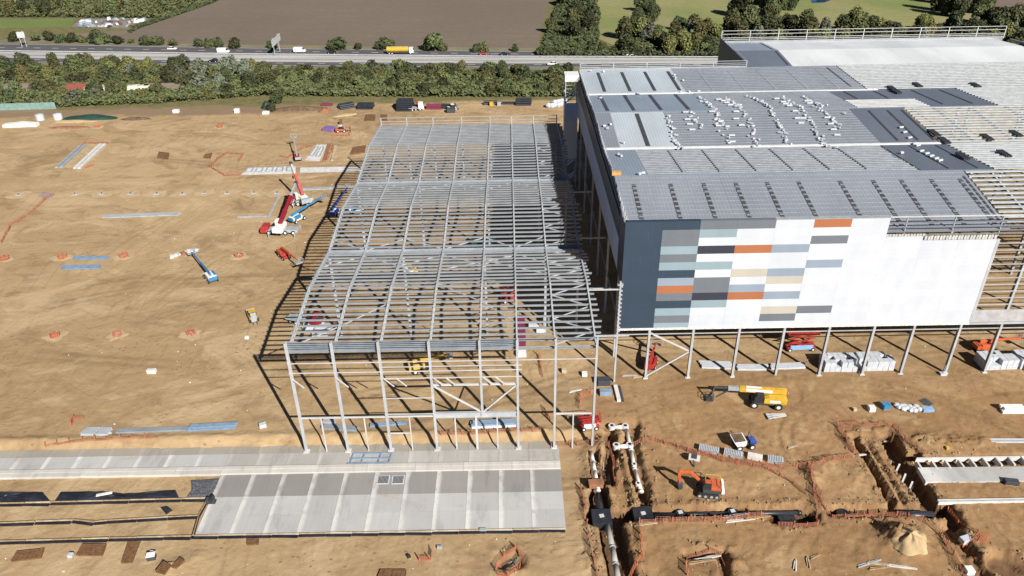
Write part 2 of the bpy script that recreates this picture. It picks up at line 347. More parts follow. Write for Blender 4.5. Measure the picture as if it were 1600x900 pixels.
def ground_material():
    t = NT('sandy_ground'); p = t.pos(); X, Y, Z = t.sep(p)
    A = t.ramp(t.noise(p, .012, 5, .55), .35, .65); B = t.ramp(t.noise(p, .06, 6, .6, .6), .32, .68); C = t.ramp(t.noise(p, .45, 6, .65), .3, .7)
    c = t.mix(A, (.325, .222, .115), (.445, .318, .178)); c = t.mix(t.math('MULTIPLY', B, .50), c, (.30, .200, .102))
    c = t.mix(t.math('MULTIPLY', C, .28), c, (.47, .345, .20))
    # graded streaks left by the blade, running with the platform
    st = t.ramp(t.noise(t.sca(p, (.045, .22, .1)), 1.0, 6, .62, .8), .5, .68); c = t.mix(t.math('MULTIPLY', st, .14), c, (.255, .165, .082))
    st2 = t.ramp(t.noise(t.sca(p, (.07, .3, .1), .12), 1.0, 5, .62, 1.0), .56, .66); c = t.mix(t.math('MULTIPLY', st2, .20), c, (.49, .37, .225))
    mo = t.ramp(t.noise(t.sca(p, (.8, 1.1, 1), .2), .10, 7, .68, .8), .50, .64); c = t.mix(t.math('MULTIPLY', mo, .62), c, (.225, .15, .08))
    mo2 = t.ramp(t.noise(t.sca(p, (.7, 1.1, 1), -.3), .055, 8, .70, 1.0), .50, .62); c = t.mix(t.math('MULTIPLY', mo2, .55), c, (.52, .39, .235))
    # wheel marks: thin wandering lines in two directions
    for rot, k, lo in ((.25, .22, 4.0), (1.25, .2, 3.2), (-.12, .22, 3.6), (2.2, .16, 3.0)):
        wv = t.n('ShaderNodeTexWave'); wv.wave_type = 'BANDS'; wv.inputs['Scale'].default_value = .10; wv.inputs['Distortion'].default_value = 3.2; wv.inputs['Detail'].default_value = 2.5; wv.inputs['Detail Scale'].default_value = .35
        t.l(t.sca(p, (1, 1, 1), rot), wv.inputs['Vector'])
        msk = t.ramp(t.noise(t.sca(p, (1, 1, 1), rot), .045 + .01 * k, 3), .52, .62)
        ln = t.math('MULTIPLY', t.ramp(wv.outputs['Fac'], .90, .985), msk); c = t.mix(t.math('MULTIPLY', ln, k), c, (.22, .14, .068))
    # pits and clods as small dark spots, in the colour only
    vo = t.n('ShaderNodeTexVoronoi'); vo.inputs['Scale'].default_value = .55; t.l(t.sca(p, (1, 1.6, 1)), vo.inputs['Vector'])
    pit = t.math('MULTIPLY', t.ramp(vo.outputs['Distance'], .22, .06), t.ramp(t.noise(p, .05, 3), .46, .56)); c = t.mix(t.math('MULTIPLY', pit, .7), c, (.16, .10, .05))
    # browner, freshly dug soil south-east of the steel frame
    dug = t.math('MULTIPLY', t.ramp(X, 10, 17), t.ramp(Y, 125, 112)); rb = t.ramp(t.noise(p, .13, 5, .6, 1.0), .38, .62)
    c = t.mix(t.math('MULTIPLY', dug, .85), c, (.80, .70, .60), 'MULTIPLY')
    c = t.mix(t.math('MULTIPLY', dug, t.math('MULTIPLY', rb, .65)), c, (.285, .165, .078))
    dm = t.ramp(t.noise(p, .22, 6, .65, .8), .56, .70); c = t.mix(t.math('MULTIPLY', dug, t.math('MULTIPLY', dm, .75)), c, (.15, .09, .047))
    lt = t.ramp(t.noise(p, .10, 6, .65, 1.5), .53, .66); c = t.mix(t.math('MULTIPLY', dug, t.math('MULTIPLY', lt, .55)), c, (.44, .315, .175))
    def attr(n_):
        a_ = t.n('ShaderNodeAttribute'); a_.attribute_name = n_; return a_.outputs['Fac']
    brk = t.ramp(t.noise(p, .9, 5, .65), .28, .6, .25, 1); c = t.mix(t.math('MULTIPLY', t.math('MULTIPLY', attr('ruts'), brk), .95), c, (.165, .105, .055))
    chn = t.math('MULTIPLY', attr('churn'), t.ramp(t.noise(p, .35, 6, .68, .6), .30, .62)); c = t.mix(t.math('MULTIPLY', chn, .8), c, (.185, .098, .052))
    # deep digging turns darker brown with depth
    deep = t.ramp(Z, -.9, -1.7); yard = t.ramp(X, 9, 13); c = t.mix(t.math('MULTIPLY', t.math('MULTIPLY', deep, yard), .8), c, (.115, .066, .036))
    # topsoil strip and grass beyond the platform
    edge = t.math('ADD', Y, t.math('MULTIPLY', t.math('SUBTRACT', t.noise(p, .08, 5, .65), .5), 14)); left = t.ramp(X, -95, -45, 1, 0)
    strip = t.math('MULTIPLY', t.ramp(edge, 279.5, 283), left); c = t.mix(t.math('MULTIPLY', strip, .85), c, (.21, .15, .095))
    G1 = t.mix(t.ramp(t.noise(p, .3, 5), .3, .7), (.12, .12, .045), (.19, .16, .075))
    gm = t.ramp(edge, 288.5, 293.5); c = t.mix(gm, c, G1)
    t.color(c); t.rough(.95); t.b.inputs['Specular IOR Level'].default_value = .15
    h = t.math('ADD', t.noise(p, .8, 7, .7), t.math('MULTIPLY', t.noise(t.sca(p, (.6, 1, 1), .1), .5, 4), .5))
    t.bump(h, .5, .32)
    return t.m
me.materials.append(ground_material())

# ------------------------------------------------------------------ fields and motorway
def sheetmat(name, a, b, sc1=.05, sc2=.5, st=None, extra=None):
    t = NT(name); p = t.pos()
    c = t.mix(t.ramp(t.noise(p, sc1, 5), .35, .65), a, b); c = t.mix(t.math('MULTIPLY', t.ramp(t.noise(p, sc2, 5, .6), .35, .65), .35), c, tuple(v * .72 for v in a))
    if st:
        s2 = t.ramp(t.noise(t.sca(p, st[:3], st[3]), 1, 4), .45, .62); c = t.mix(t.math('MULTIPLY', s2, st[4]), c, st[5])
    t.color(c); t.rough(.92); t.bump(t.noise(p, sc2 * 2, 5), .4, .2); return t.m
def sheet(name, pts, z, m, label=None, sub=0):
    o = MB().slab(pts, z - .04, z).build(name, m); return tag(o, label, kind='structure')
sheet('ploughed_field', [(-212.22, 380.85), (-203.23, 430.01), (-201.63, 434.56), (-180.55, 511.05), (-193.61, 675.61), (43.9, 647.85), (26.76, 492.29), (18.34, 422.03), (12.87, 362.92), (-28.39, 366.95), (-121.22, 377.03)], .05, sheetmat('ploughed_earth', (.150, .116, .083), (.172, .136, .100), .012, .25, (.01, .6, 1, .25, .6, (.135, .104, .075))), 'brown ploughed field beyond the motorway')
sheet('ploughed_field', [(278.45, 469.52), (370.43, 680.28), (560.15, 655.74), (324.23, 357.9), (246.82, 376.16), (265.91, 417.87)], .05, sheetmat('ploughed_earth_dark', (.15, .10, .08), (.18, .125, .10), .02, .3), 'dark brown field corner at the far right')
sheet('field_track', [(-280.57, 406.63), (-254.51, 413.14), (-204.34, 428.56), (-200.32, 431.33), (-210.37, 377.03), (-273.75, 395.37)], .06, sheetmat('stubble', (.16, .125, .085), (.20, .16, .11), .03, .5), 'bare stubble strip beside the motorway')
sheet('grass_field', [(-322.69, 463.97), (-248.28, 461.39), (-239.73, 439.11), (-306.58, 437.98)], .09, sheetmat('bright_grass', (.12, .165, .035), (.15, .19, .045), .03, .4), 'bright green paddock at the far left')
sheet('meadow', [(44.94, 391.05), (49.19, 470.69), (56.6, 681.74), (380.73, 641.94), (275.3, 460.21), (257.59, 403.22), (223.75, 336.26), (92.41, 345), (57.42, 358.69)], .05, sheetmat('meadow_grass', (.165, .20, .052), (.26, .245, .095), .018, .3, (.03, .012, 1, .3, .6, (.27, .225, .12))), 'green and straw coloured meadow behind the trees')
sheet('water', [(179.42, 476.5), (185.84, 481.89), (191.82, 477.36), (185.45, 470.11), (177.56, 468.89)], .12, mat('pond_water', (.02, .06, .14), .08), 'small blue pond in the meadow')
sheet('scrub_ground', [(-330.06, 469.83), (-248.38, 463.14), (-198.2, 439.05), (-181.93, 515.42), (-214.97, 715.09), (-575.5, 759.36)], .04, sheetmat('scrub', (.07, .085, .03), (.11, .11, .045), .03, .3), 'rough scrub ground under the far left trees')
sheet('yard', [(-239.73, 439.11), (-243.7, 461.02), (-203.84, 457.77), (-203.89, 431.61)], .10, sheetmat('oily_hardstanding', (.17, .15, .14), (.24, .22, .20), .1, .6), 'grey hardstanding of a small scrap yard')

def road_m(name, c, streak):
    t = NT(name); p = t.pos(); f = t.ramp(t.noise(t.sca(p, (.02, .6, 1), .02), 1, 5), .35, .65)
    k = t.mix(f, c, streak); k = t.mix(t.math('MULTIPLY', t.ramp(t.noise(p, .8, 5), .4, .7), .25), k, tuple(v * .7 for v in c)); t.color(k); t.rough(.85); return t.m
asphalt = road_m('asphalt', (.075, .072, .075), (.10, .097, .098)); asph_l = road_m('worn_pale_asphalt', (.36, .35, .335), (.47, .46, .44)); verge_m = sheetmat('road_verge', (.16, .145, .075), (.22, .19, .11), .1, .8)
MW = dict(a=[(-364.17, 412.69), (-258.41, 402.29), (-122.99, 383.43), (1.62, 368.49), (95.85, 359.57), (313.63, 344.53)], b=[(-351.93, 396.94), (-250.68, 388.57), (-119.66, 371.42), (1.55, 359.01), (93.97, 351.6), (308.59, 338.16)], c=[(-348.74, 392.83), (-248.45, 384.61), (-119.15, 369.58), (1.53, 356.7), (93.44, 349.37), (306.95, 336.09)],
          d=[(-344.57, 387.47), (-245.54, 379.44), (-117.16, 362.39), (1.48, 351.05), (92.41, 345), (303.71, 332)], e=[(-340.5, 382.23), (-243.05, 375.01), (-116.19, 358.89), (1.46, 347.74), (91.65, 341.78), (301.32, 328.99)], f=[(-329.79, 368.45), (-237.21, 364.64), (-113.67, 349.82), (1.39, 339.15), (89.68, 333.45), (295.9, 322.14)])
def ribbon(name, A, B, z, m, label, kind='structure'):
    mb = MB(); n = len(A); mb.add([(a[0], a[1], z) for a in A] + [(b[0], b[1], z) for b in B], [(n + i, n + i + 1, i + 1, i) for i in range(n - 1)]); return tag(mb.build(name, m), label, kind=kind)
def lerpL(A, B, t): return [(a[0] + (b[0] - a[0]) * t, a[1] + (b[1] - a[1]) * t) for a, b in zip(A, B)]
ribbon('road_verge', [(a[0], a[1] + 6) for a in MW['a']], [(a[0], a[1] - 6) for a in MW['f']], .10, verge_m, 'dry grass verge of the motorway')
ribbon('motorway', MW['a'], MW['c'], .16, asphalt, 'far dark carriageway of the motorway')
ribbon('central_reservation', MW['c'], MW['d'], .17, asph_l, 'pale central strip of the motorway')
ribbon('motorway', MW['d'], MW['f'], .15, asphalt, 'near carriageway of the motorway')
for (A, B, t0, t1) in (('c', 'd', .0, .9), ('d', 'f', .12, .45)):
    sub = lambda L: [L[1], L[2], L[3], L[4], L[5]]
    ribbon('resurfaced_lane', sub(lerpL(MW[A], MW[B], t0)), sub(lerpL(MW[A], MW[B], t1)), .19, asph_l, 'pale resurfaced lane ' + ('along the central strip' if A == 'c' else 'of the near carriageway'))
linem = mat('road_line_paint', (.75, .75, .72), .7)
for L, t in (('ac', .08), ('ac', .5), ('ac', .93), ('df', .06), ('df', .62), ('df', .95)):
    A, B = MW[L[0]], MW[L[1]]; mb = MB()
    if t in (.5, .62):
        P = lerpL(A, B, t)
        for a, b in zip(P[:-1], P[1:]):
            n = int(dist(a, b) / 9)
            for i in range(n):
                u, v = i / n, (i + .35) / n; mb.beam((a[0] + (b[0] - a[0]) * u, a[1] + (b[1] - a[1]) * u, .20), (a[0] + (b[0] - a[0]) * v, a[1] + (b[1] - a[1]) * v, .20), .25, .02)
    else:
        P = lerpL(A, B, t)
        for a, b in zip(P[:-1], P[1:]): mb.beam((*a, .20), (*b, .20), .25, .02)
    tag(mb.build('road_line', linem), 'painted lane line on the motorway', kind='structure')
# steel safety barrier along the central strip
cb = thing('crash_barrier', 'long steel crash barrier along the motorway central strip', 'barrier', (*MW['c'][3], .17)); P = lerpL(MW['c'], MW['d'], .05); o0 = MW['c'][3]
mb = MB()
for a, b in zip(P[:-1], P[1:]): mb.beam((a[0] - o0[0], a[1] - o0[1], .6), (b[0] - o0[0], b[1] - o0[1], .6), .12, .32)
mb.build('rail', galv, cb)
pm = MB().b2(-.07, .07, -.05, .05, 0, .75).mesh('barrier_post', galv)
for a, b in zip(P[1:4], P[2:5]):
    for i in range(20): inst('barrier_post', pm, cb, (a[0] + (b[0] - a[0]) * i / 20 - o0[0], a[1] + (b[1] - a[1]) * i / 20 - o0[1] + .15, 0))

# ------------------------------------------------------------------ concrete apron of the dock yard
def slabmat(name, c, wcol, k):
    t = NT(name); p = t.pos(); g = t.n('ShaderNodeTexCoord').outputs['Generated']; gx, gy, _ = t.sep(g)
    base = t.mix(t.ramp(t.noise(p, .25, 5), .3, .7), tuple(v * .93 for v in c), c)
    br = t.ramp(t.noise(t.sca(p, (3, .08, 1)), 1, 4), .4, .65, 0, .25); base = t.mix(br, base, tuple(v * .8 for v in c))
    wob = t.math('ADD', gx, t.math('MULTIPLY', t.math('SUBTRACT', t.noise(t.sca(p, (1, .5, 1)), .6, 4), .5), .16))
    edge = t.math('MULTIPLY', t.ramp(wob, .20, .07), t.ramp(t.noise(p, .7, 4), .3, .55, .5, 1)); base = t.mix(t.math('MULTIPLY', edge, k), base, wcol)
    sp = t.ramp(t.noise(p, 1.6, 6, .7), .62, .75, 0, .35); base = t.mix(sp, base, (.36, .31, .24))
    mud = t.ramp(t.noise(t.sca(p, (.5, 1, 1), .3), .28, 7, .7, .7), .55, .72, 0, .5); base = t.mix(mud, base, (.33, .265, .18))
    wet = t.ramp(t.noise(t.sca(p, (1.2, .35, 1)), .3, 6, .65), .52, .68, 0, .5); base = t.mix(wet, base, tuple(v * .62 for v in c))
    oi = t.n('ShaderNodeObjectInfo'); hs = t.n('ShaderNodeHueSaturation'); t.l(base, hs.inputs['Color']); t.l(t.ramp(oi.outputs['Random'], 0, 1, .92, 1.05), hs.inputs['Value']); base = hs.outputs[0]
    t.color(base); t.rough(.85); t.bump(t.noise(p, 2.5, 5), .2, .05); return t.m
s_dark = slabmat('brushed_concrete', (.265, .255, .24), (.52, .50, .48), 1.0); s_light = slabmat('fresh_concrete', (.445, .44, .43), (.60, .59, .57), 1.0); s_dirty = slabmat('dirty_concrete', (.34, .31, .26), (.42, .39, .34), .4)
kerb_m = slabmat('cast_kerb_concrete', (.52, .50, .46), (.58, .56, .52), .5)
apron = tag(bpy.data.objects.new('concrete_apron', None), 'grey concrete dock apron cast in bays in front of the steel frame', kind='structure'); col.objects.link(apron); apron.location = (-20, 90, YARD)
def panels(x0, x1, n, y0, y1, z, m, name='concrete_bay', gap=.03):
    wdt = (x1 - x0) / n; me_ = MB().b2(gap / 2, wdt - gap / 2, 0, y1 - y0 - gap, -.3, 0).mesh(name, m)
    for i in range(n):
        inst(name, me_, apron, (x0 + i * wdt + 20, y0 - 90, z + .05 + random.uniform(-.006, .006)))
XL, XR = -48.5, 7.5
panels(-141.4, 7.5, 29, 98.75, 100.6, .12, s_dirty); panels(-141.4, XL, 18, 95.5, 98.7, .20, s_light); panels(XL, XR, 11, 95.5, 98.7, .20, slabmat('mid_concrete', (.40, .385, .36), (.50, .48, .45), .6))
panels(XL, XR, 11, 88.9, 93.75, .16, s_dark); panels(XL, XR, 11, 85.15, 88.87, .14, s_light); panels(XL, XR, 11, 81.05, 85.12, .14, s_light)
for x0, x1, n in ((-141.4, XL, 12), (XL, XR, 7)):
    wdt = (x1 - x0) / n; k1 = MB().b2(.02, wdt - .02, 0, .72, -.3, .34).mesh('kerb', kerb_m); k2 = MB().b2(.02, wdt - .02, 0, .85, -.3, .26).mesh('kerb', kerb_m)
    for i in range(n): inst('kerb', k1, apron, (x0 + i * wdt + 20, 94.72 - 90, .2)); inst('kerb', k2, apron, (x0 + i * wdt + 20, 93.8 - 90, .2))
# service covers and reinforcement cages set into the apron
for (px, py) in [(-21.5, 92.89), (-19.08, 92.84)]:
    c = thing('drain_cover', 'square dark drain grating in the apron, ' + ('left' if px < -20.5 else 'right') + ' one of the pair', 'drain', (px, py - .9, YARD + .22))
    MB().b2(-1.0, 1.0, -.95, .95, 0, .05).build('cover_frame', concrete_l, c)
    g2 = MB().b2(-.85, .85, -.8, .8, .05, .07)
    g2.build('pit', darksteel, c)  # dark plate stands in for the unlit pit below the bars
    gm_ = MB().b2(-.04, .04, -.8, .8, .07, .12).mesh('bar', prime)
    for i in range(8): inst('bar', gm_, c, (-.75 + i * .21, 0, 0))
cage = thing('ladder_rack', 'flat blue grey steel ladder frame lying on the apron', 'steel frame', (-24.3, 97.0, YARD + .27))
for y in (-1.2, -.1, 1.15): MB().beam((-3.4 - .25 * y * -1, y, .1), (3.4 + .25 * y, y, .1), .22, .2).build('long_bar', bluesteel, cage)
for x in (-3.3, -1.4, 1.4, 3.2): MB().beam((x, -1.05, .1), (x + .25, 1.0, .1), .16, .16).build('cross_bar', bluesteel, cage)

# strips awaiting concrete on the left of the apron
fw = [[(-90.17, 88.3), (-82.04, 88.32), (-48.9, 88.73)], [(-87.54, 84.05), (-79.76, 84.26), (-68.48, 84.66), (-64.9, 84.19), (-63.02, 84.41), (-49.21, 85.14)], [(-85.29, 80.41), (-77.74, 80.67), (-48.8, 81.1), (7.51, 81.25)], [(-48.9, 88.73), (-49.21, 85.14), (-48.7, 81.09)]]
for k, P in enumerate(fw):
    f = thing('formwork_line', ['timber formwork below the black membrane sheets', 'wavy timber formwork between the two sand strips', 'long timber formwork along the lower edge of the apron', 'dark formwork along the left edge of the apron'][k], 'formwork', (*P[0], YARD))
    for a, b in zip(P[:-1], P[1:]):
        n = max(1, int(dist(a, b) / 4))
        for i in range(n):
            q0 = [a[j] + (b[j] - a[j]) * i / n - P[0][j] for j in (0, 1)]; q1 = [a[j] + (b[j] - a[j]) * (i + .97) / n - P[0][j] for j in (0, 1)]
            MB().beam((*q0, .22), (*q1, .22 + random.uniform(-.04, .04)), .09, .26).build('board', plywood if i % 2 else wood, f)
            MB().beam((q0[0], q0[1] - .35, .12), (q1[0], q1[1] - .35 - random.uniform(0, .2), .12), .45, .16).build('black_lining', membrane, f)
def flat(name, P, z, th, m, label, cat, group=None, wave=.0):
    """a laid sheet: subdivided polygon fan with ripples"""
    cx = sum(p[0] for p in P) / len(P); cy = sum(p[1] for p in P) / len(P); ring = []
    for a, b in zip(P, P[1:] + P[:1]):
        n = max(1, int(dist(a, b) / 1.2)); ring += [(a[0] + (b[0] - a[0]) * i / n, a[1] + (b[1] - a[1]) * i / n) for i in range(n)]
    n = len(ring); vs = []; fs = []
    for k, s in enumerate((1, .75, .5, .25)):
        for x, y in ring:
            vs.append(((x - cx) * s, (y - cy) * s, z + (0 if k == 0 else th + wave * random.uniform(0, 1))))
    vs.append((0, 0, z + th)); m_ = n
    for k in range(3):
        for i in range(n): j = (i + 1) % n; fs.append((k * n + i, k * n + j, (k + 1) * n + j, (k + 1) * n + i))
    for i in range(n): fs.append((3 * n + i, 3 * n + (i + 1) % n, 4 * n))
    return one(name, MB().add(vs, fs), m, label, cat, group, (cx, cy, 0))
flat('membrane_sheet', [(-89.97, 91.32), (-76.44, 90.87), (-74.12, 88.75), (-88.28, 88.52)], YARD + .03, .05, membrane, 'crumpled black membrane sheet at the left edge of the picture', 'membrane', None, .22)
flat('membrane_sheet', [(-73.5, 90.81), (-68.96, 90.84), (-66.29, 90.64), (-62.34, 89.86), (-58.29, 90.04), (-54.97, 90.81), (-53.68, 88.97), (-63.93, 88.79), (-73.5, 88.74)], YARD + .03, .05, membrane, 'long crumpled black membrane sheet left of the grey gravel patch', 'membrane', None, .25)
flat('gravel_patch', [(-53.22, 92.9), (-48.59, 93.23), (-48.68, 89), (-52.65, 88.95), (-52.36, 90.75)], YARD + .03, .08, mat('dark_gravel', (.10, .105, .12), .9, 0, .6, 3.5, bump=.8), 'dark grey gravel patch beside the apron', 'gravel', None, .12)
flat('membrane_sheet', [(-56.04, 87.13), (-55.03, 87.38), (-53.76, 86.42), (-54.43, 85.51)], YARD + .03, .05, membrane, 'small diamond of black membrane on the sand strip', 'membrane', None, .15)
one('timber_offcut', MB().b2(-1.2, 1.2, -.25, .25, 0, .1), white, 'white board lying on the black membrane', 'board', None, (*(-65.91, 89.8), YARD + .33), .25)
pm_ = thing('pump', 'small dark pump on the apron corner by the formwork', 'pump', (*(-48.22, 87.9), YARD + .1)); MB().box((0, 0, .5), (1.3, .7, .7)).build('body', darksteel, pm_); MB().cyl((.2, -.5, .7), (.2, .6, .7), .35, 10).build('motor', black, pm_); MB().b2(-.8, .8, -.5, .5, 0, .12).build('skid', darksteel, pm_)

# ------------------------------------------------------------------ the bare steel frame
FX = [-35.5, -28.4, -21.1, -13.2, -5.25, .64, 6.7, 13.15]; FY0 = 99.0; VY = [99.9, 132.6, 166.5, 207.0]; HE, HR, HT = 19.6, 21.2, 21.75
def froof(y):
    for a, b in zip(VY[:-1], VY[1:]):
        if a <= y <= b:
            t = (y - a) / (b - a); return HE + (HR - HE) * (1 - abs(2 * t - 1))
    return HE
OF = (FX[0], FY0, YARD)
frame = thing('steel_building', 'bare galvanised steel building frame with roof purlins standing on the sand', 'steel frame', OF)
def FP(p): return (p[0] - OF[0], p[1] - OF[1], p[2] - OF[2])
def fi(name, p, q, w_, h_, m=galv, t=.05, up=None): return MB().ibeam(FP(p), FP(q), w_, h_, t, up).build(name, m, frame)
def fb(name, p, q, w_, h_=None, m=galv): return MB().beam(FP(p), FP(q), w_, h_ or w_).build(name, m, frame)
mat('bright_rafter', (.52, .55, .57), .5, .2, .14, .5)
for i, x in enumerate(FX):
    z0 = YARD if i != 4 else 6.6
    fi('column', (x, FY0, z0), (x, FY0, HT), .36, .55)
    if i != 4: MB().b2(x - OF[0] - .5, x - OF[0] + .5, -.5, .5, .17, .33).build('base_plate', concrete_l, frame)
    for k, (a, b) in enumerate(zip(VY[:-1], VY[1:])):                        # two rafters per span
        mid = (a + b) / 2; fi('rafter', (x, a + .3, HE + .02), (x, mid, HR + .02), .26, .72, MATS['bright_rafter']); fi('rafter', (x, mid, HR + .02), (x, b - .3, HE + .02), .26, .72, MATS['bright_rafter'])
    for y in VY[1:]:
        if i in (0, 2, 4, 6, 7) or y == VY[3]: fi('column', (x, y, 0 if y > 100 else YARD), (x, y, HE - .1), .42, .55)
    fb('parapet_post', (x, VY[3] + .6, HE - .6), (x, VY[3] + .6, HT), .25)
npur = 0
for a, b in zip(VY[:-1], VY[1:]):
    n = int(round((b - a) / 1.52))
    for k in range(1, n):
        y = a + (b - a) * k / n
        x0, x1 = FX[0] - .5, FX[-1] + random.uniform(.6, 1.5)
        MB().zbeam(FP((x0, y, froof(y) + .12)), FP((x1, y, froof(y) + .12)), .14, .40, .03).build('purlin', galv2, frame)
for y in VY[1:3]:
    MB().b2(FX[0] - OF[0] - .3, FX[-1] - OF[0] + .6, y - OF[1] - .55, y - OF[1] + .55, HE - .1 - OF[2], HE - .02 - OF[2]).build('valley_gutter', mat('gutter_lining', (.38, .43, .47), .45, .2), frame)
    for s in (-1, 1): MB().b2(FX[0] - OF[0] - .3, FX[-1] - OF[0] + .6, y - OF[1] + s * .62 - .06, y - OF[1] + s * .62 + .06, HE - .2 - OF[2], HE + .25 - OF[2]).build('gutter_side', galv2, frame)
    fi('valley_beam', (FX[0], y, HE - .6), (FX[-1], y, HE - .6), .4, .8)
fi('eaves_beam', (FX[0], VY[0], HE - .2), (FX[-1], VY[0], HE - .2), .3, .35); fi('eaves_beam', (FX[0], VY[3], HE - .2), (FX[-1], VY[3], HE - .2), .3, .35)
# front parapet rails, close together left of the sixth column
for k in range(6):
    z = HE + .05 + k * .36; xe = FX[5] if k not in (0, 5) else FX[7]
    MB().zbeam(FP((FX[0] - .3, FY0 + .45, z)), FP((xe + .3, FY0 + .45, z)), .18, .2, .03).build('parapet_rail', mat('shaded_blue_rail', (.35, .40, .45), .45, .3), frame)  # bluer, darker steel colour paints these rails as shaded
for k in range(4): MB().zbeam(FP((FX[0] - .3, VY[0] + .35 + .42 * k, HE + .12)), FP((FX[5] + .3, VY[0] + .35 + .42 * k, HE + .12)), .2, .16, .03).build('eaves_rail', MATS['shaded_blue_rail'], frame)
for z in (HE + .3, HE + 1.0, HT - .1): MB().zbeam(FP((FX[0] - .3, VY[3] + .75, z)), FP((FX[-1] + .3, VY[3] + .75, z)), .12, .16, .03).build('rear_rail', rail_m, frame)
for z, a, b in ((18.0, 0, 7), (17.0, 2, 5), (16.1, 0, 5), (14.75, 2, 5), (10.7, 2, 3), (7.35, 2, 3)):
    MB().zbeam(FP((FX[a] - .2, FY0 - .36, z)), FP((FX[b] + (.2 if b != 5 else .7), FY0 - .36, z)), .14, .2, .03).build('side_rail', rail_m, frame)
fb('side_rail', (FX[0], FY0 - .02, 6.6), (FX[3], FY0 - .02, 6.6), .22, .26, rail_m); fb('side_rail', (FX[6], FY0, 6.6), (FX[7], FY0, 6.6), .22, .26, rail_m)
fi('transfer_beam', (FX[3], FY0, 6.75), (FX[5], FY0, 6.75), .5, 1.0, t=.07); fi('header_beam', (FX[3], FY0, 13.0), (FX[5], FY0, 13.0), .25, .35, rail_m)
fb('brace', (FX[3] + .2, FY0, 12.8), (FX[4] - .15, FY0, 7.3), .24, None, rail_m); fb('brace', (FX[5] - .2, FY0, 12.8), (FX[4] + .15, FY0, 7.3), .24, None, rail_m)
for x in (-32.05, -24.9, -17.4, -9.85, -6.35, -2.85, 9.8): fb('door_post', (x, FY0, YARD), (x, FY0, 6.45), .2 if x != -6.35 else .34, None, rail_m)
fb('door_head', (-20.9, FY0 - .02, 3.0), (-17.4, FY0 - .02, 3.0), .18, None, rail_m)
for i in (0, 1, 2, 3, 4):                                                   # stays of the future canopy
    fb('canopy_stay', (FX[i] + .1, FY0 - .3, 14.9), (FX[i] + 2.0, FY0 - 1.0, 13.6), .16, None, rail_m)
    if i > 1: fb('canopy_stay', (FX[i] + 2.2, FY0 - .3, 14.8), (FX[i] + 4.0, FY0 - 1.0, 13.6), .16, None, rail_m)
# roof bracing
def rb(i, y0, j, y1): fb('roof_brace', (FX[i], y0, froof(y0) - .15), (FX[j], y1, froof(y1) - .15), .15, None, galv)
for y0, y1 in ((100.5, 107), (107, 113.5), (113.5, 120), (120, 126), (126, 132)): rb(6, y0, 7, (y0 + y1) / 2); rb(7, (y0 + y1) / 2, 6, y1)
for y0, y1 in ((134, 141), (141, 148), (148, 155), (168, 176), (176, 184), (184, 192)): rb(6, y0, 7, (y0 + y1) / 2); rb(7, (y0 + y1) / 2, 6, y1)
for i in range(0, 6, 1):
    rb(i, 132.0 - (1 if i % 2 else 6), i + 1, 132.0 - (6 if i % 2 else 1)); rb(i, 133.5 + (0 if i % 2 else 4), i + 1, 133.5 + (4 if i % 2 else 0)); rb(i, 166 - (0 if i % 2 else 5), i + 1, 166 - (5 if i % 2 else 0))
rb(0, 101, 1, 106); rb(1, 106, 2, 112); rb(3, 118, 4, 112); rb(4, 112, 5, 106); rb(4, 128, 6, 121); rb(3, 124, 5, 130)
# wall bracing in the side bays and ties to the neighbour
for y, z in ((104, 18.6), (119, 18.6), (139, 18.6), (162, 18.6)):
    fb('tie_beam', (FX[-1], y, z), (19.0, y, z), .2, .26)

# ------------------------------------------------------------------ the half-clad warehouse
YF, XW, XE = 116.4, 19.3, 178.0
RP = [(116.9, 30.2), (134.8, 33.6), (153.4, 32.0), (172.6, 33.6), (191.8, 32.0), (203.0, 32.15), (214.0, 32.3), (228.0, 33.3), (243.0, 32.0)]
def wroof(y):
    for (a, za), (b, zb) in zip(RP[:-1], RP[1:]):
        if a <= y <= b: return za + (zb - za) * (y - a) / (b - a)
    return 32.0
OW = (XW, YF, 0.0)
ware = thing('warehouse', 'tall half built warehouse with patchwork coloured cladding and unfinished grey roof', 'warehouse', OW)
def WP(p): return (p[0] - OW[0], p[1] - OW[1], p[2] - OW[2])
def wb(name, x0, x1, y0, y1, z0, z1, m): return MB().b2(x0 - OW[0], x1 - OW[0], y0 - OW[1], y1 - OW[1], z0 - OW[2], z1 - OW[2]).build(name, m, ware)
# front cladding, one object per panel
GRID = ["nnnnnnnnnnnnnn", "ngglglnbognlgl", "glwcwlwggclwww", "gwwowwewbowwww", "wwwbwwbewbwegw", "owgwwbwWwwwgww"] + ["wwwwwwwwwwwwww"] * 4
CX = [19.3, 25.55, 31.88, 38.2, 44.55, 51.0, 57.3, 63.7, 70.1, 76.5, 82.9]; RZ = [33.0 - 1.562 * k for k in range(14)] + [11.65]
for c in range(10):
    for r in range(14):
        zt, zb_ = RZ[r], RZ[r + 1]
        if c == 0 and r == 0: pass
        if c >= 7 and r < 2: continue
        if c >= 8 and r == 2: zt = 28.6
        if c == 7 and r == 2: zt = 29.4
        j = random.uniform(-.006, .006)
        wb('wall_panel', CX[c] + .005, CX[c + 1] - .005, YF + j, YF + .26, zb_ + .004, zt - .004, W_[GRID[c][r]])
wb('corner_trim', XW - .06, XW + .25, YF - .02, YF + .3, 11.6, 33.1, W_['n']); wb('base_trim', XW - .1, 83.0, YF - .12, YF + .3, 11.25, 11.64, mat('ragged_film_trim', (.70, .66, .60), .7, 0, .35, 2.5))
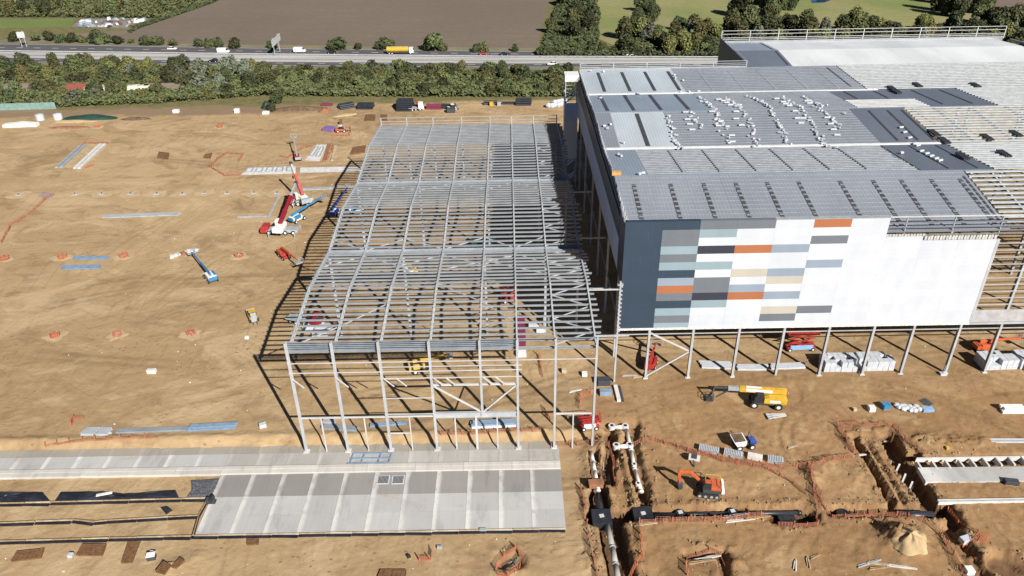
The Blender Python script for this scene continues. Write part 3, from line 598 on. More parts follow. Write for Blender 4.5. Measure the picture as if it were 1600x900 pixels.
for k, (a, b, m) in enumerate(((XW, 31.88, W_['n']), (31.88, 44.5, W_['g']), (44.5, 63.7, W_['w']))): wb('parapet_capping', a, b - .02, YF - .05, YF + .75, 33.0, 33.1, m if k < 2 else prime)
# wavy liner strip under the open parapet, then unclad bays with sheeting rails
lm = mat('liner_sheet', (.50, .50, .48), .5, .1); me_l = MB().b2(0, .40, 0, .12, 0, .75).mesh('liner_rib', lm)
for i in range(37):
    if i > 12: inst('liner_rib', me_l, ware, WP((63.75 + i * .515, YF + .02 + (.08 if i % 2 else 0), 28.68)))
for i in range(13): wb('liner_rib', 63.75 + i * .515, 64.15 + i * .515, YF + .06 + (.06 if i % 2 else 0), YF + .2, 29.45, 29.85, lm)
for k, z in enumerate((29.55, 30.2, 31.0, 31.9, 33.0)): MB().zbeam(WP((63.75, YF + .3, z)), WP((XE, YF + .3, z)), .2, .22, .03).build('sheeting_rail', galv2 if k < 4 else white, ware)
for i in range(12): MB().b2(-.09, .09, -.09, .09, 0, 4.0).build('parapet_post', prime, ware).location = WP((66.9 + 8.1 * i, YF + .55, 29.0))
for k in range(10): MB().zbeam(WP((82.95, YF + .2, 15.3 + 1.38 * k)), WP((XE, YF + .2, 15.3 + 1.38 * k)), .22, .22, .03).build('sheeting_rail', rail_m, ware)
wb('edge_trim', 82.9, 83.4, YF - .03, YF + .3, 11.7, 28.6, galv); wb('plinth_sheet', 83.42, XE, YF + .02, YF + .25, 11.7, 14.2, mat('grey_plinth_sheet', (.42, .42, .43), .5, .1)); wb('sill_rail', 83.0, XE, YF - .1, YF + .3, 11.2, 11.6, galv)
# columns under the front wall
WXC = [25.0, 33.03, 41.45, 49.67, 57.9, 66.1, 73.4, 81.9, 89.3, 97.5, 105.6, 113.8, 122]
for i, x in enumerate(WXC):
    MB().ibeam(WP((x, YF + .45, 0)), WP((x, YF + .45, 11.3 if x < 82 else 31.5)), .42, .62, .05, (0, 1, 0)).build('column', galv, ware)
    MB().b2(x - OW[0] - .45, x - OW[0] + .45, -.05, .95, 0, .12).build('base_plate', concrete_l, ware)
MB().zbeam(WP((XW, YF + .3, 10.1)), WP((XE, YF + .3, 10.1)), .2, .22, .03).build('sheeting_rail', rail_m, ware); wb('eaves_beam', XW, XE, YF + .32, YF + .7, 11.3, 11.62, prime)
for a, b in (((25.3, 10.2), (32.8, 6.0)), ((32.8, 6.0), (25.2, .5))): MB().beam(WP((a[0], YF + .45, a[1])), WP((b[0], YF + .45, b[1])), .26).build('brace', rail_m, ware)
lat = thing('lattice_post', 'tall thin galvanised post with cleats at the navy corner of the warehouse', 'post', (18.95, 115.8, 0))
MB().ibeam((0, 0, 0), (0, 0, 21.9), .32, .42, .05, (0, 1, 0)).build('shaft', galv, lat); MB().b2(-.5, .5, -.3, .3, 21.2, 21.4).build('top_plate', galv, lat)
cl_ = MB().b2(-.12, .42, -.1, .1, 0, .25).mesh('cleat', galv)
for k in range(12): inst('cleat', cl_, lat, (0, -.2, 11.5 + k * .85))
fb2 = MB().beam((-5.7, 0, 20.3), (-.2, 0, 20.3), .2).build('tie', rail_m, lat)
# left wall: pale band, navy band, parapet guard
nl = 15; yl = [116.75 + (214 - 116.75) * i / nl for i in range(nl + 1)]
for i in range(nl):
    if i == 0: wb('side_panel', XW, XW + .22, yl[0], yl[1] - .03, 20.2, 31.6, W_['n']); continue
    wb('side_panel', XW + .01 * (i % 2), XW + .22, yl[i], yl[i + 1] - .03, 20.1, 26.6, side_pale); wb('side_panel', XW - .04, XW + .22, yl[i], yl[i + 1] - .03, 26.62, 30.9, W_['n'])
wb('side_gutter', XW + .3, XW + .9, 117.3, 213.6, 30.9, 31.3, galv2)
for z in (31.2, 32.2, 33.2): MB().beam(WP((XW + .5, 117.2, z)), WP((XW + .5, 213.6, z)), .09).build('guard_rail', galv, ware)
gp = MB().b2(-.05, .05, -.05, .05, 0, 2.2).mesh('guard_post', galv); gd = MB().beam((0, 0, 0), (0, 2.0, 2.0), .06).mesh('guard_lattice', galv); gd2 = MB().beam((0, 2.0, 0), (0, 0, 2.0), .06).mesh('guard_lattice', galv)
for i in range(48):
    y = 117.3 + i * 2.01; inst('guard_post', gp, ware, WP((XW + .5, y, 31.1))); inst('guard_lattice', gd, ware, WP((XW + .5, y, 31.15))); inst('guard_lattice', gd2, ware, WP((XW + .56, y, 31.15)))
for y in (124, 140, 156, 172, 190, 206): MB().ibeam(WP((XW + .6, y, 0)), WP((XW + .6, y, 31.5)), .4, .5).build('column', galv, ware)
for z in (11.0, 19.8): MB().beam(WP((XW + .3, 117.3, z)), WP((XW + .3, 213, z)), .2).build('side_rail', galv, ware)
# inner columns, rafters
for x in [33.03 + 16.4 * i for i in range(9)]:
    for y in (153.4, 191.8, 214.0): MB().ibeam(WP((x, y, 0)), WP((x, y, 31.4)), .5, .6).build('column', galv, ware)
for i in range(20):
    x = 25.0 + 8.15 * i
    for (a, za), (b, zb_) in zip(RP[:-1], RP[1:]):
        if a > 213 and x < 66: continue
        if b < 215 and x < 84: continue
        MB().ibeam(WP((x, a + .2, za - .42)), WP((x, b - .2, zb_ - .42)), .3, .6).build('rafter', rail_m, ware)
# roof zones: (x0, x1, y0, y1, material, purlins over it)
Z = [(19.6, 85.0, 0, deck_grey, 'fine'), (85.0, XE, 0, None, 'open'),
     (19.6, 26.0, 1, deck_mid, None), (26.0, 77.5, 1, deck_grey, 'bright'), (77.5, 91.0, 1, deck_dark, None), (91.0, XE, 1, None, 'open'),
     (19.6, 23.2, 2, deck_grey, None), (23.2, 35.4, 2, deck_light, None), (35.4, 78.0, 2, deck_grey, 'fine'), (78.0, 90.4, 2, deck_dark, None), (90.4, XE, 2, None, 'open'),
     (19.6, 46.5, 3, deck_mid, None), (46.5, 80.2, 3, deck_grey, 'fine'), (80.2, 97.0, 3, deck_dark, 'half'), (97.0, 112.5, 3, deck_dark, None), (112.5, XE, 3, None, 'open'),
     (19.6, 45.0, 4, deck_light, None), (45.0, 90.5, 4, deck_grey, 'fine'), (90.5, XE, 4, None, 'open'), (19.6, 45.0, 5, deck_light, None), (45.0, 90.5, 5, deck_grey, 'fine'), (90.5, XE, 5, None, 'open'),
     (66.2, 78.8, 6, deck_dark, None), (78.8, 150, 6, deck_white, None), (66.2, 78.8, 7, deck_mid, None), (78.8, 150, 7, deck_white, None)]
pm2 = {'fine': (mat('weathered_purlin', (.30, .325, .37), .5, .2), .10, .08, 1.25), 'bright': (mat('dull_purlin', (.32, .34, .365), .5, .2), .34, .16, 1.1), 'open': (mat('cool_white_purlin', (.47, .505, .515), .5, .1), .58, .22, 1.35), 'half': (rail_m, .2, .2, 1.3)}
sheet_w = 6.35
for x0, x1, h, m, kind in Z:
    (a, za), (b, zb_) = RP[h], RP[h + 1]; off = .18 if kind in ('bright',) else 0
    if m:
        n = max(1, int(round((x1 - x0) / sheet_w)))
        for i in range(n):
            xa, xb = x0 + (x1 - x0) * i / n, x0 + (x1 - x0) * (i + 1) / n - .015; e = random.uniform(0, .01)
            MB().add([WP(q) for q in ((xa, a, za - off + e), (xb, a, za - off + e), (xb, b, zb_ - off + e), (xa, b, zb_ - off + e), (xa, a, za - off - .12), (xb, a, za - off - .12), (xb, b, zb_ - off - .12), (xa, b, zb_ - off - .12))],
                     [(0, 1, 2, 3), (7, 6, 5, 4), (0, 4, 5, 1), (1, 5, 6, 2), (2, 6, 7, 3), (3, 7, 4, 0)]).build('roof_sheet', m, ware)
    if kind:
        pmat, wd, ht, sp = pm2[kind]; n = int((b - a) / sp)
        for k in range(n):
            y = a + (b - a) * (k + .5) / n
            if kind == 'half' and y > 181: continue
            z = wroof(y) + ht / 2 + (.02 if m and not off else -off + .02); xe = x1 - (random.uniform(0, 1.2) if kind == 'bright' else 0)
            MB().beam(WP((x0 + .1, y, z)), WP((xe - .05, y, z)), wd, ht).build('purlin', pmat, ware)
# rooflight openings laid on as solid strips, dark ones for the shaded interior
def slot(x, y0, y1, wd=.55, m=darksteel):
    z0, z1 = wroof(y0), wroof(y1)
    MB().beam(WP((x, y0, z0 + .04)), WP((x, y1, z1 + .04)), wd, .08).build('rooflight_strip', m, ware)
for (x, _) in [(22.83, 131.34), (29.61, 131.04), (35.73, 131.08), (41.66, 130.82), (47.43, 130.87), (53.29, 131.21), (60.93, 131.18), (67.05, 130.91), (72.24, 130.69), (77.78, 130.74), (83.06, 130.51)]: slot(x, 118.5, 132.0, .75)
me_x = MB().b2(-.38, .38, -.2, .2, 0, .06).mesh('slot_bar', galv2)
for (x, _) in [(22.83, 131.34), (29.61, 131.04), (35.73, 131.08), (41.66, 130.82), (47.43, 130.87), (53.29, 131.21), (60.93, 131.18), (67.05, 130.91), (72.24, 130.69), (77.78, 130.74), (83.06, 130.51)]:
    for k in range(9): y = 119.2 + 1.45 * k; inst('slot_bar', me_x, ware, WP((x, y, wroof(y) + .09)), rot=(math.atan(1.6 / 18), 0, 0))
for x in (29.2,): slot(x, 154.5, 171.5, .9)
for x in (22.9, 29.0, 35.3, 41.7): slot(x, 174, 190.5, .75)
for x in (24.5, 31.0, 37.3, 43.6): slot(x, 194, 211, .8)
for x in (33, 40, 47, 54, 61, 68): slot(x, 137, 151.5, .35, prime)
for x in (52, 60, 68, 76, 84): slot(x, 193.5, 211, .35, prime)
for x in (82.0, 86.3, 89.6): slot(x, 155, 171, .5)
for x in (83.0, 88.5): slot(x, 136, 152, .3)
for x in (84.0, 91.5, 101.0, 108.0): slot(x, 182 if x < 95 else 175, 190.5, .5)
slot(84.2, 118, 133, .4); slot(87.5, 195, 212, .5); slot(77.8, 215, 227, .4); slot(77.6, 229, 241.5, .4)
# valley and ridge flashings, parapet rails round the back
for y, xb in ((153.4, 92), (191.8, 93)): wb('valley_flashing', 19.6, xb, y - .45, y + .45, 32.02, 32.16, white)
for y, xb in ((134.8, 91), (172.6, 97)): MB().beam(WP((19.6, y, wroof(y) + .06)), WP((xb, y, wroof(y) + .06)), .35, .06).build('ridge_flashing', deck_mid, ware)
def railing(x0, x1, y, step, zs, rm):
    for z in zs: MB().beam(WP((x0, y, z)), WP((x1, y, z)), .10, .12).build('parapet_rail', rm, ware)
    n = int((x1 - x0) / step); pmm = MB().b2(-.1, .1, -.08, .08, 0, zs[-1] - 31.9).mesh('parapet_post', rm)
    for i in range(n + 1): inst('parapet_post', pmm, ware, WP((x0 + (x1 - x0) * i / n, y + .12, 31.9)))
railing(20.0, 66.0, 214.2, 9.1, (32.5, 32.9, 33.4, 34.0), galv); railing(66.0, 153.5, 243.2, 8.0, (32.5, 33.0, 33.5, 34.6, 35.6), rail_m)
wb('back_upstand', 20.0, 66.0, 213.9, 214.1, 31.0, 32.45, galv2); wb('back_upstand', 66.1, 153, 242.8, 243.05, 31.0, 32.5, galv2)
for i in range(4): wb('side_panel', 65.6, 65.95, 214.4 + i * 7.2, 214.4 + (i + 1) * 7.2 - .03, 12, 33.4, W_['n'])
wb('back_panel', 20.0, 65.4, 214.25, 214.45, 12.0, 31.9, W_['n']); wb('back_panel', 66, 153, 243.3, 243.5, 12.0, 31.9, W_['n'])
for y in range(216, 243, 5): MB().beam(WP((66.1, y, 33.9)), WP((66.1, y + 4.9, 33.9)), .1).build('guard_rail', rail_m, ware)
# white stair tower at the far left corner
st = thing('stair_tower', 'white topped stair tower at the far left corner of the warehouse', 'stair tower', (17.2, 209.5, 0))
for sx in (-1, 1):
    for sy in (-1, 1): MB().beam((sx * 1.7, sy * 2.0, 0), (sx * 1.7, sy * 2.0, 31), .25).build('leg', galv, st)
MB().b2(-1.9, 1.9, -2.2, 2.2, 31.0, 32.6).build('roof_cap', white, st); MB().b2(-1.8, 1.8, -2.15, -2.0, 9, 25).build('wall_sheet', side_pale, st); MB().b2(-1.85, -1.75, -2.0, 2.0, 9, 25).build('wall_sheet', side_pale, st)
for k in range(6): MB().beam((-1.7, -2.05, 25 + k), (1.7, -2.05, 25 + k), .12).build('rail', galv, st)
for k in range(12): MB().beam((-1.4, -1.6 if k % 2 else 1.6, 2.4 * k), (1.4, -1.6 if k % 2 else 1.6, 2.4 * (k + 1)), .9, .15).build('flight', galv, st)

# ------------------------------------------------------------------ machines
def wheels(t, pts, r, wd, y_axis=True):
    ty = MB().cyl((0, -wd / 2, 0), (0, wd / 2, 0), r, 14).mesh('tyre', black); rm_ = MB().cyl((0, -wd / 2 - .02, 0), (0, wd / 2 + .02, 0), r * .5, 10).mesh('rim', white)
    for (x, y) in pts:
        o = inst('wheel', ty, t, (x, y, r)); inst('rim', rm_, o)
def P3(t, name, mb, m, bevel=.04): return mb.build(name, m, t, bevel=bevel)

def mobile_crane(label, a, b, body, boom_tip, cabm, boomm, boom_at=.3):
    L = dist(a, b); rz = ang(b, a); c = ((a[0] + b[0]) / 2, (a[1] + b[1]) / 2)             # +x = front (a)
    t = thing('mobile_crane', label, 'crane', (*c, gz(*c)), rz)
    P3(t, 'chassis', MB().b2(-L / 2, L / 2 - 1.6, -1.25, 1.25, .75, 1.35), body); P3(t, 'deck', MB().b2(-L / 2 + .3, L / 2 - 2.4, -1.2, 1.2, 1.35, 1.5), prime)
    cab = P3(t, 'front_cab', MB().prism([(L / 2 - 2.1, .7), (L / 2, .7), (L / 2, 1.5), (L / 2 - .45, 2.5), (L / 2 - 2.1, 2.5)], -1.25, 1.25), cabm); MB().prism([(L / 2 - .02, 1.52), (L / 2 + .02, 1.52), (L / 2 - .42, 2.42), (L / 2 - .46, 2.42)], -1.1, 1.1).build('windscreen', glass, cab)
    wheels(t, [(x, y) for x in np.linspace(-L / 2 + 1.0, L / 2 - 2.2, 4) for y in (-1.1, 1.1)], .65, .45)
    for x in (-L / 2 + .3, L / 2 - 2.6):
        for s in (-1, 1):
            o = P3(t, 'outrigger', MB().beam((x, s * .9, .9), (x, s * 2.9, .9), .3, .3), galv); MB().cyl((x, s * 2.8, .02), (x, s * 2.8, .9), .1, 8).build('jack', galv, o); MB().cyl((x, s * 2.8, .0), (x, s * 2.8, .08), .4, 10).build('pad', wood, o)
    inv = Matrix.Translation(t.location) @ Matrix.Rotation(rz, 4, 'Z'); tip = inv.inverted() @ Vector(boom_tip)
    bx = -L / 2 + L * boom_at; base = Vector((bx, 0, 2.5)); d = (tip - base); h = Vector((d.x, d.y, 0)).normalized(); ra = math.atan2(h.y, h.x)
    P3(t, 'turntable', MB().cyl((bx, 0, 1.5), (bx, 0, 1.9), 1.1, 16), prime); P3(t, 'superstructure', MB().box((bx - h.x * .8, -h.y * .8, 2.5), (3.2, 1.9, 1.1), ra), white)
    P3(t, 'counterweight', MB().box((bx - h.x * 2.9, -h.y * 2.9, 2.3), (1.2, 2.6, 1.3), ra), white if boomm is dred else prime)
    n = Vector((-h.y, h.x, 0)); cc = P3(t, 'operator_cab', MB().box(base + n * 1.35 + Vector((0, 0, .3)) + h * .6, (1.8, .9, 1.6), ra), white); MB().box(base + n * 1.36 + Vector((0, 0, .55)) + h * 1.0, (1.1, .94, .8), ra).build('window', glass, cc)
    st_ = base - h * .9 + Vector((0, 0, .7)); seg = 3
    for k in range(seg):
        p = st_ + (tip - st_) * (0 if k == 0 else (k / seg - .03)); q = st_ + (tip - st_) * ((k + 1) / seg); s = .85 - .16 * k
        P3(t, 'boom_section', MB().beam(p, q, s, s * 1.15), boomm if k < 2 else prime)
    P3(t, 'luffing_ram', MB().cyl(base + h * .6 + Vector((0, 0, -.3)), st_ + (tip - st_) * .33, .18, 10), galv)
    hd = P3(t, 'boom_head', MB().box(tip, (.9, .7, .9), ra), darksteel); MB().cyl(tip - Vector((0, 0, .3)) + h * .3, tip - Vector((0, 0, 4.0)) + h * .3, .04, 6).build('hoist_rope', darksteel, hd); MB().box(tip - Vector((0, 0, 4.3)) + h * .3, (.4, .3, .7)).build('hook_block', yellow, hd)
    return t
mobile_crane('red and white mobile crane with its crimson boom lowered, nearest the camera', (-65.09, 181.29), (-55.45, 180.92), galv, (-57.6, 193.0, 9.0), red, dred, .42)
mobile_crane('white bodied mobile crane with raised bright red boom, behind the crimson one', (-62.96, 198.79), (-55.79, 198.92), white, (-61.2, 203.5, 10.5), red, red, .35)

def boom_lift(label, base, tip, z_tip, paint, cham=white, L=3.4, W=2.3, up=0.0, jib=True):
    """self-propelled boom lift: chassis under base, boom to tip, basket on the end"""
    rz = ang(base, tip); t = thing('boom_lift', label, 'boom lift', (*base, gz(*base)), rz); D = dist(base, tip)
    P3(t, 'chassis', MB().b2(-L / 2, L / 2, -W / 2 + .25, W / 2 - .25, .45, .95), cham); wheels(t, [(x, y) for x in (-L / 2 + .3, L / 2 - .3) for y in (-W / 2 + .1, W / 2 - .1)], .5, .38)
    P3(t, 'turntable', MB().b2(-2.1, 1.0, -.95, .95, 1.0, 1.8), cham); P3(t, 'counterweight', MB().b2(-2.5, -1.9, -.9, .9, .9, 1.7), paint); P3(t, 'engine_hood', MB().b2(-1.7, .6, -1.05, -.55, 1.05, 2.0), paint)
    a = Vector((-1.6, .2, 2.2)); b = Vector((D, 0, z_tip)); m_ = a + (b - a) * .52
    P3(t, 'boom', MB().beam(a, m_, .42, .55), paint); P3(t, 'boom_extension', MB().beam(m_ - (b - a) * .03, b, .30, .38), paint if not jib else paint); P3(t, 'lift_ram', MB().cyl((.2, .2, 1.9), a + (b - a) * .3, .1, 8), galv)
    bk = P3(t, 'basket', MB().b2(D + .1, D + 1.0, -.95, .95, z_tip - .5, z_tip - .42), galv)
    for z in (z_tip - .1, z_tip + .55):
        for p, q in (((D + .1, -.95), (D + 1, -.95)), ((D + 1, -.95), (D + 1, .95)), ((D + 1, .95), (D + .1, .95)), ((D + .1, .95), (D + .1, -.95))): MB().beam((*p, z), (*q, z), .06).build('rail', prime, bk)
    for x in (D + .1, D + 1):
        for y in (-.95, 0, .95): MB().beam((x, y, z_tip - .45), (x, y, z_tip + .55), .05).build('upright', prime, bk)
    return t
boom_lift('blue boom lift standing alone on open sand, boom lowered to the upper left', (-70.62, 157.14), (-78.63, 168.11), 1.6, blue, white, 3.6)
boom_lift('bright blue boom lift beside the mobile cranes, boom raised to the right', (-57.48, 188.27), (-52.26, 196.65), 3.2, blue, white, 3.6)
boom_lift('dark blue boom lift in the shadow edge left of the steel frame', (-47.9, 191.5), (-46.12, 202.46), 3.4, dblue, white, 3.4)
boom_lift('blue boom lift under the steel frame beside the first rafters', (-42.07, 193.31), (-37.76, 193.97), 3.0, blue, white)
boom_lift('orange boom lift with pale boom beside the frame shadow line', (-55.8, 167.29), (-50.45, 160.4), 3.0, orange, red, 2.8, 2.0)
boom_lift('small red boom lift behind the braced warehouse column', (26.7, 120.49), (28, 123.84), 3.0, red, red, 2.6, 1.9)
boom_lift('yellow boom lift inside the steel frame near its front', (-17.77, 120.51), (-12.88, 121.82), 2.6, yellow, black, 3.4)
boom_lift('small yellow boom lift inside the steel frame below the front valley gutter', (-24.26, 158.27), (-29.15, 163.43), 3.0, yellow, white, 3.0)
boom_lift('red based boom lift with grey boom beyond the pale foundation strip', (-67.6, 233.13), (-70.86, 243.62), 4.2, prime, red, 2.6, 2.0)
boom_lift('orange boom lift beyond the white block stacks at the right edge', (93.21, 123.68), (100.16, 124.35), 2.4, orange, orange, 3.4)

# yellow rough terrain boom machine with long dark jib
a, b = (47.35, 107.98), (34.58, 110.13); t = thing('telehandler', 'big yellow telescopic boom machine with white stripe and long dark jib', 'boom machine', (*a, gz(*a)), ang(a, b)); D = dist(a, b)
P3(t, 'chassis', MB().b2(-.6, 4.6, -1.0, 1.0, .7, 1.3), darksteel); wheels(t, [(0, -1.2), (0, 1.2), (4.2, -1.2), (4.2, 1.2)], .7, .5)
P3(t, 'engine_body', MB().prism([(-1.3, 1.2), (2.6, 1.2), (2.6, 2.2), (1.8, 2.5), (-1.3, 2.4)], .1, 1.2), yellow); P3(t, 'side_body', MB().prism([(-1.3, 1.2), (3.0, 1.2), (3.0, 2.0), (-1.3, 2.3)], -1.2, -.3), yellow); P3(t, 'side_stripe', MB().b2(-.2, 1.6, 1.2, 1.23, 1.5, 2.0), white, 0)
P3(t, 'cab', MB().prism([(2.7, 1.2), (4.3, 1.2), (4.3, 2.0), (3.9, 2.9), (2.7, 2.9)], .2, 1.15), black)
bm = P3(t, 'main_boom', MB().beam((-1.2, -.35, 3.1), (6.9, -.35, 2.9), .75, .95), yellow); MB().b2(1.2, 5.8, .03, .05, 2.7, 3.3).build('stripe', white, bm); MB().b2(1.2, 5.8, -.6, -.1, 3.42, 3.47).build('stripe', white, bm)
P3(t, 'boom_extension', MB().beam((6.7, -.35, 2.9), (8.9, -.35, 2.8), .62, .75), prime); jb = P3(t, 'jib', MB().beam((8.8, -.35, 2.85), (11.4, -.35, 2.7), .35, .3), darksteel)
MB().beam((8.6, -.35, 2.4), (10.9, .6, 1.3), .2).build('jib_strut', darksteel, jb); MB().beam((11.3, -.35, 2.7), (11.6, .3, 1.2), .2).build('jib_end', darksteel, jb)
bk = P3(t, 'basket', MB().b2(11.3, 12.6, -.6, .9, .35, .45), darksteel)
for z in (.8, 1.35):
    for p, q in (((11.3, -.6), (12.6, -.6)), ((12.6, -.6), (12.6, .9)), ((12.6, .9), (11.3, .9)), ((11.3, .9), (11.3, -.6))): MB().beam((*p, z), (*q, z), .07).build('rail', darksteel, bk)

# orange excavator
c = (30.09, 87.2); t = thing('excavator', 'orange tracked excavator with bent arm beside the trench', 'excavator', (*c, gz(*c)), math.pi - .15)
for s in (-1, 1):
    tr = P3(t, 'track', MB().prism([(-1.7, .25), (-1.4, 0), (1.4, 0), (1.7, .25), (1.7, .55), (1.4, .8), (-1.4, .8), (-1.7, .55)], s * 1.05 - .28, s * 1.05 + .28), black)
    for x in (-1.3, -.5, .4, 1.3): MB().cyl((x, s * 1.05 - .3, .38), (x, s * 1.05 + .3, .38), .25, 10).build('roller', prime, tr)
P3(t, 'undercarriage', MB().b2(-1.2, 1.2, -.8, .8, .35, .8), darksteel); P3(t, 'slew_ring', MB().cyl((0, 0, .8), (0, 0, 1.0), .8, 14), darksteel)
P3(t, 'house', MB().b2(-1.9, .9, -1.2, 1.2, 1.0, 1.6), darksteel); P3(t, 'engine_cover', MB().prism([(-1.9, 1.6), (-.3, 1.6), (-.3, 2.1), (-1.8, 2.0)], -1.15, 1.15), orange); P3(t, 'counterweight', MB().prism([(-2.4, 1.1), (-1.9, 1.0), (-1.9, 2.1), (-2.3, 2.0)], -1.2, 1.2), white)
cab = P3(t, 'cab', MB().prism([(-.3, 1.6), (1.0, 1.6), (1.0, 2.3), (.7, 3.0), (-.3, 3.0)], .25, 1.15), black); MB().b2(-.25, .7, .3, 1.1, 3.0, 3.06).build('roof', orange, cab); MB().prism([(1.0, 1.7), (1.03, 1.7), (1.03, 2.3), (.75, 2.9), (.72, 2.9)], .32, 1.1).build('window', glass, cab)
P3(t, 'boom', MB().prism([(.6, 1.5), (1.0, 1.4), (3.0, 3.4), (4.6, 3.3), (4.6, 3.75), (2.8, 3.9)], -.55, -.2), orange); P3(t, 'boom_cylinder', MB().cyl((1.0, -.75, 1.4), (2.7, -.75, 3.2), .09, 8), galv)
P3(t, 'arm', MB().prism([(4.2, 3.9), (4.7, 3.9), (4.85, 3.3), (4.5, 1.2), (4.25, 1.2), (4.3, 3.2)], -.52, -.22), orange); P3(t, 'bucket', MB().prism([(4.7, 1.3), (4.2, 1.25), (3.8, .7), (3.9, .25), (4.4, .05), (4.5, .5)], -.85, .1), darksteel)
gr_ = P3(t, 'guard_rail', MB().beam((-1.8, -1.2, 2.7), (.4, -1.2, 2.7), .07), yellow, 0)
for p, q in (((-1.8, -1.2, 2.0), (-1.8, -1.2, 2.7)), ((.4, -1.2, 1.6), (.4, -1.2, 2.7)), ((-1.8, -1.2, 2.7), (-1.8, 1.0, 2.7)), ((-1.8, 1.0, 2.0), (-1.8, 1.0, 2.7)), ((-.7, -1.2, 2.0), (-.7, -1.2, 2.7))): MB().beam(p, q, .07).build('rail', yellow, gr_)

# site dumper with driver platform
c = (38.6, 97.65); t = thing('site_dumper', 'white skip dumper with blue bonnet beside the pallet row', 'dumper', (*c, gz(*c)), math.pi + .12)
wheels(t, [(1.2, -.95), (1.2, .95), (-1.0, -.95), (-1.0, .95)], .55, .42); P3(t, 'chassis', MB().b2(-1.6, 1.5, -.5, .5, .5, .9), darksteel)
sk = P3(t, 'skip', MB().prism([(.2, 1.0), (1.6, .9), (2.3, 1.9), (.1, 2.0)], -1.15, 1.15), white); MB().prism([(.3, 1.95), (2.1, 1.93), (2.1, 1.99), (.3, 2.02)], -1.0, 1.0).build('load', soil_m, sk)
P3(t, 'bonnet', MB().prism([(-1.9, .8), (-.7, .8), (-.7, 1.5), (-1.8, 1.4)], -.75, .75), dblue); P3(t, 'seat', MB().b2(-.7, -.1, -.35, .35, 1.1, 1.35), black)
rb_ = P3(t, 'roll_bar', MB().beam((-.75, -.6, 1.3), (-.75, -.6, 2.6), .09), darksteel, 0)
for p, q in (((-.75, .6, 1.3), (-.75, .6, 2.6)), ((-.75, -.6, 2.6), (-.75, .6, 2.6))): MB().beam(p, q, .09).build('bar', darksteel, rb_)

def scissor(label, c, rz, pm_, banner=None, L=4.0, H=2.6):
    t = thing('scissor_lift', label, 'scissor lift', (*c, gz(*c)), rz); W = 1.9
    P3(t, 'base', MB().b2(-L / 2, L / 2, -W / 2, W / 2, .4, .95), pm_); wheels(t, [(x, y) for x in (-L / 2 + .5, L / 2 - .5) for y in (-W / 2, W / 2)], .42, .3)
    for k in range(3):
        z0, z1 = 1.0 + k * (H - 1.1) / 3, 1.0 + (k + 1) * (H - 1.1) / 3
        for y in (-.6, .6): MB().beam((-L / 2 + .3, y, z0), (L / 2 - .3, y, z1), .12).build('scissor_arm', pm_, t); MB().beam((L / 2 - .3, y * .9, z0), (-L / 2 + .3, y * .9, z1), .12).build('scissor_arm', pm_, t)
    pl = P3(t, 'platform', MB().b2(-L / 2 - .3, L / 2 + .3, -W / 2, W / 2, H, H + .15), pm_)
    for z in (H + .6, H + 1.1):
        for y in (-W / 2, W / 2): MB().beam((-L / 2 - .3, y, z), (L / 2 + .3, y, z), .07).build('rail', pm_, pl)
        for x in (-L / 2 - .3, L / 2 + .3): MB().beam((x, -W / 2, z), (x, W / 2, z), .07).build('rail', pm_, pl)
    for i in range(6):
        for y in (-W / 2, W / 2): MB().beam((-L / 2 - .3 + i * (L + .6) / 5, y, H + .1), (-L / 2 - .3 + i * (L + .6) / 5, y, H + 1.1), .06).build('upright', pm_, pl)
    if banner: MB().b2(-L / 2 + .5, L / 2 - .6, -W / 2 - .05, -W / 2, .45, 1.5).build('banner', banner, t)
    return t
scissor('red scissor lift with blue panel under the white facade', (57.11, 125.39), .03, red, lblue, 5.6, 3.8)
scissor('small red scissor lift beside the maroon crates inside the steel frame', (-0.89, 145.45), .3, red, None, 3.0, 2.4)
scissor('red scissor lift at the right rear of the frame front', (13, 102.98), 0.1, red, white, 3.2, 1.6)

def skid(label, c, rz, m1):
    t = thing('forklift', label, 'forklift', (*c, gz(*c)), rz); wheels(t, [(1.1, -.8), (1.1, .8), (-1.1, -.8), (-1.1, .8)], .5, .4)
    P3(t, 'body', MB().prism([(-1.8, .5), (1.3, .5), (1.3, 1.1), (-.6, 1.2), (-1.8, 1.5)], -.85, .85), m1); cb_ = P3(t, 'cab', MB().prism([(-.6, 1.1), (.9, 1.1), (.6, 2.2), (-.6, 2.2)], -.7, .7), black); MB().b2(-.6, .65, -.72, .72, 2.2, 2.28).build('roof', m1 if m1 is yellow else white, cb_)
    for s in (-.4, .4): MB().b2(1.3, 2.6, s - .08, s + .08, .15, .25).build('fork', darksteel, t)
    P3(t, 'mast', MB().b2(1.25, 1.4, -.6, .6, .2, 2.4), prime); return t
skid('yellow forklift with white load left of the frame shadow', (-55.8, 139.63), -1.1, yellow)
o = one('load', MB().b2(-1.0, 1.0, -.9, .9, 0, .9), wrap, 'white wrapped load beside the yellow forklift', 'wrapped load', None, (*(-56.79, 141.7), .02), -1.1)
skid('white roofed telehandler among orange barriers at the back of the site', (-58.65, 259.31), .2, orange)
skid('white forklift on sand beyond the purple stack', (-21.07, 281.45), .4, white)

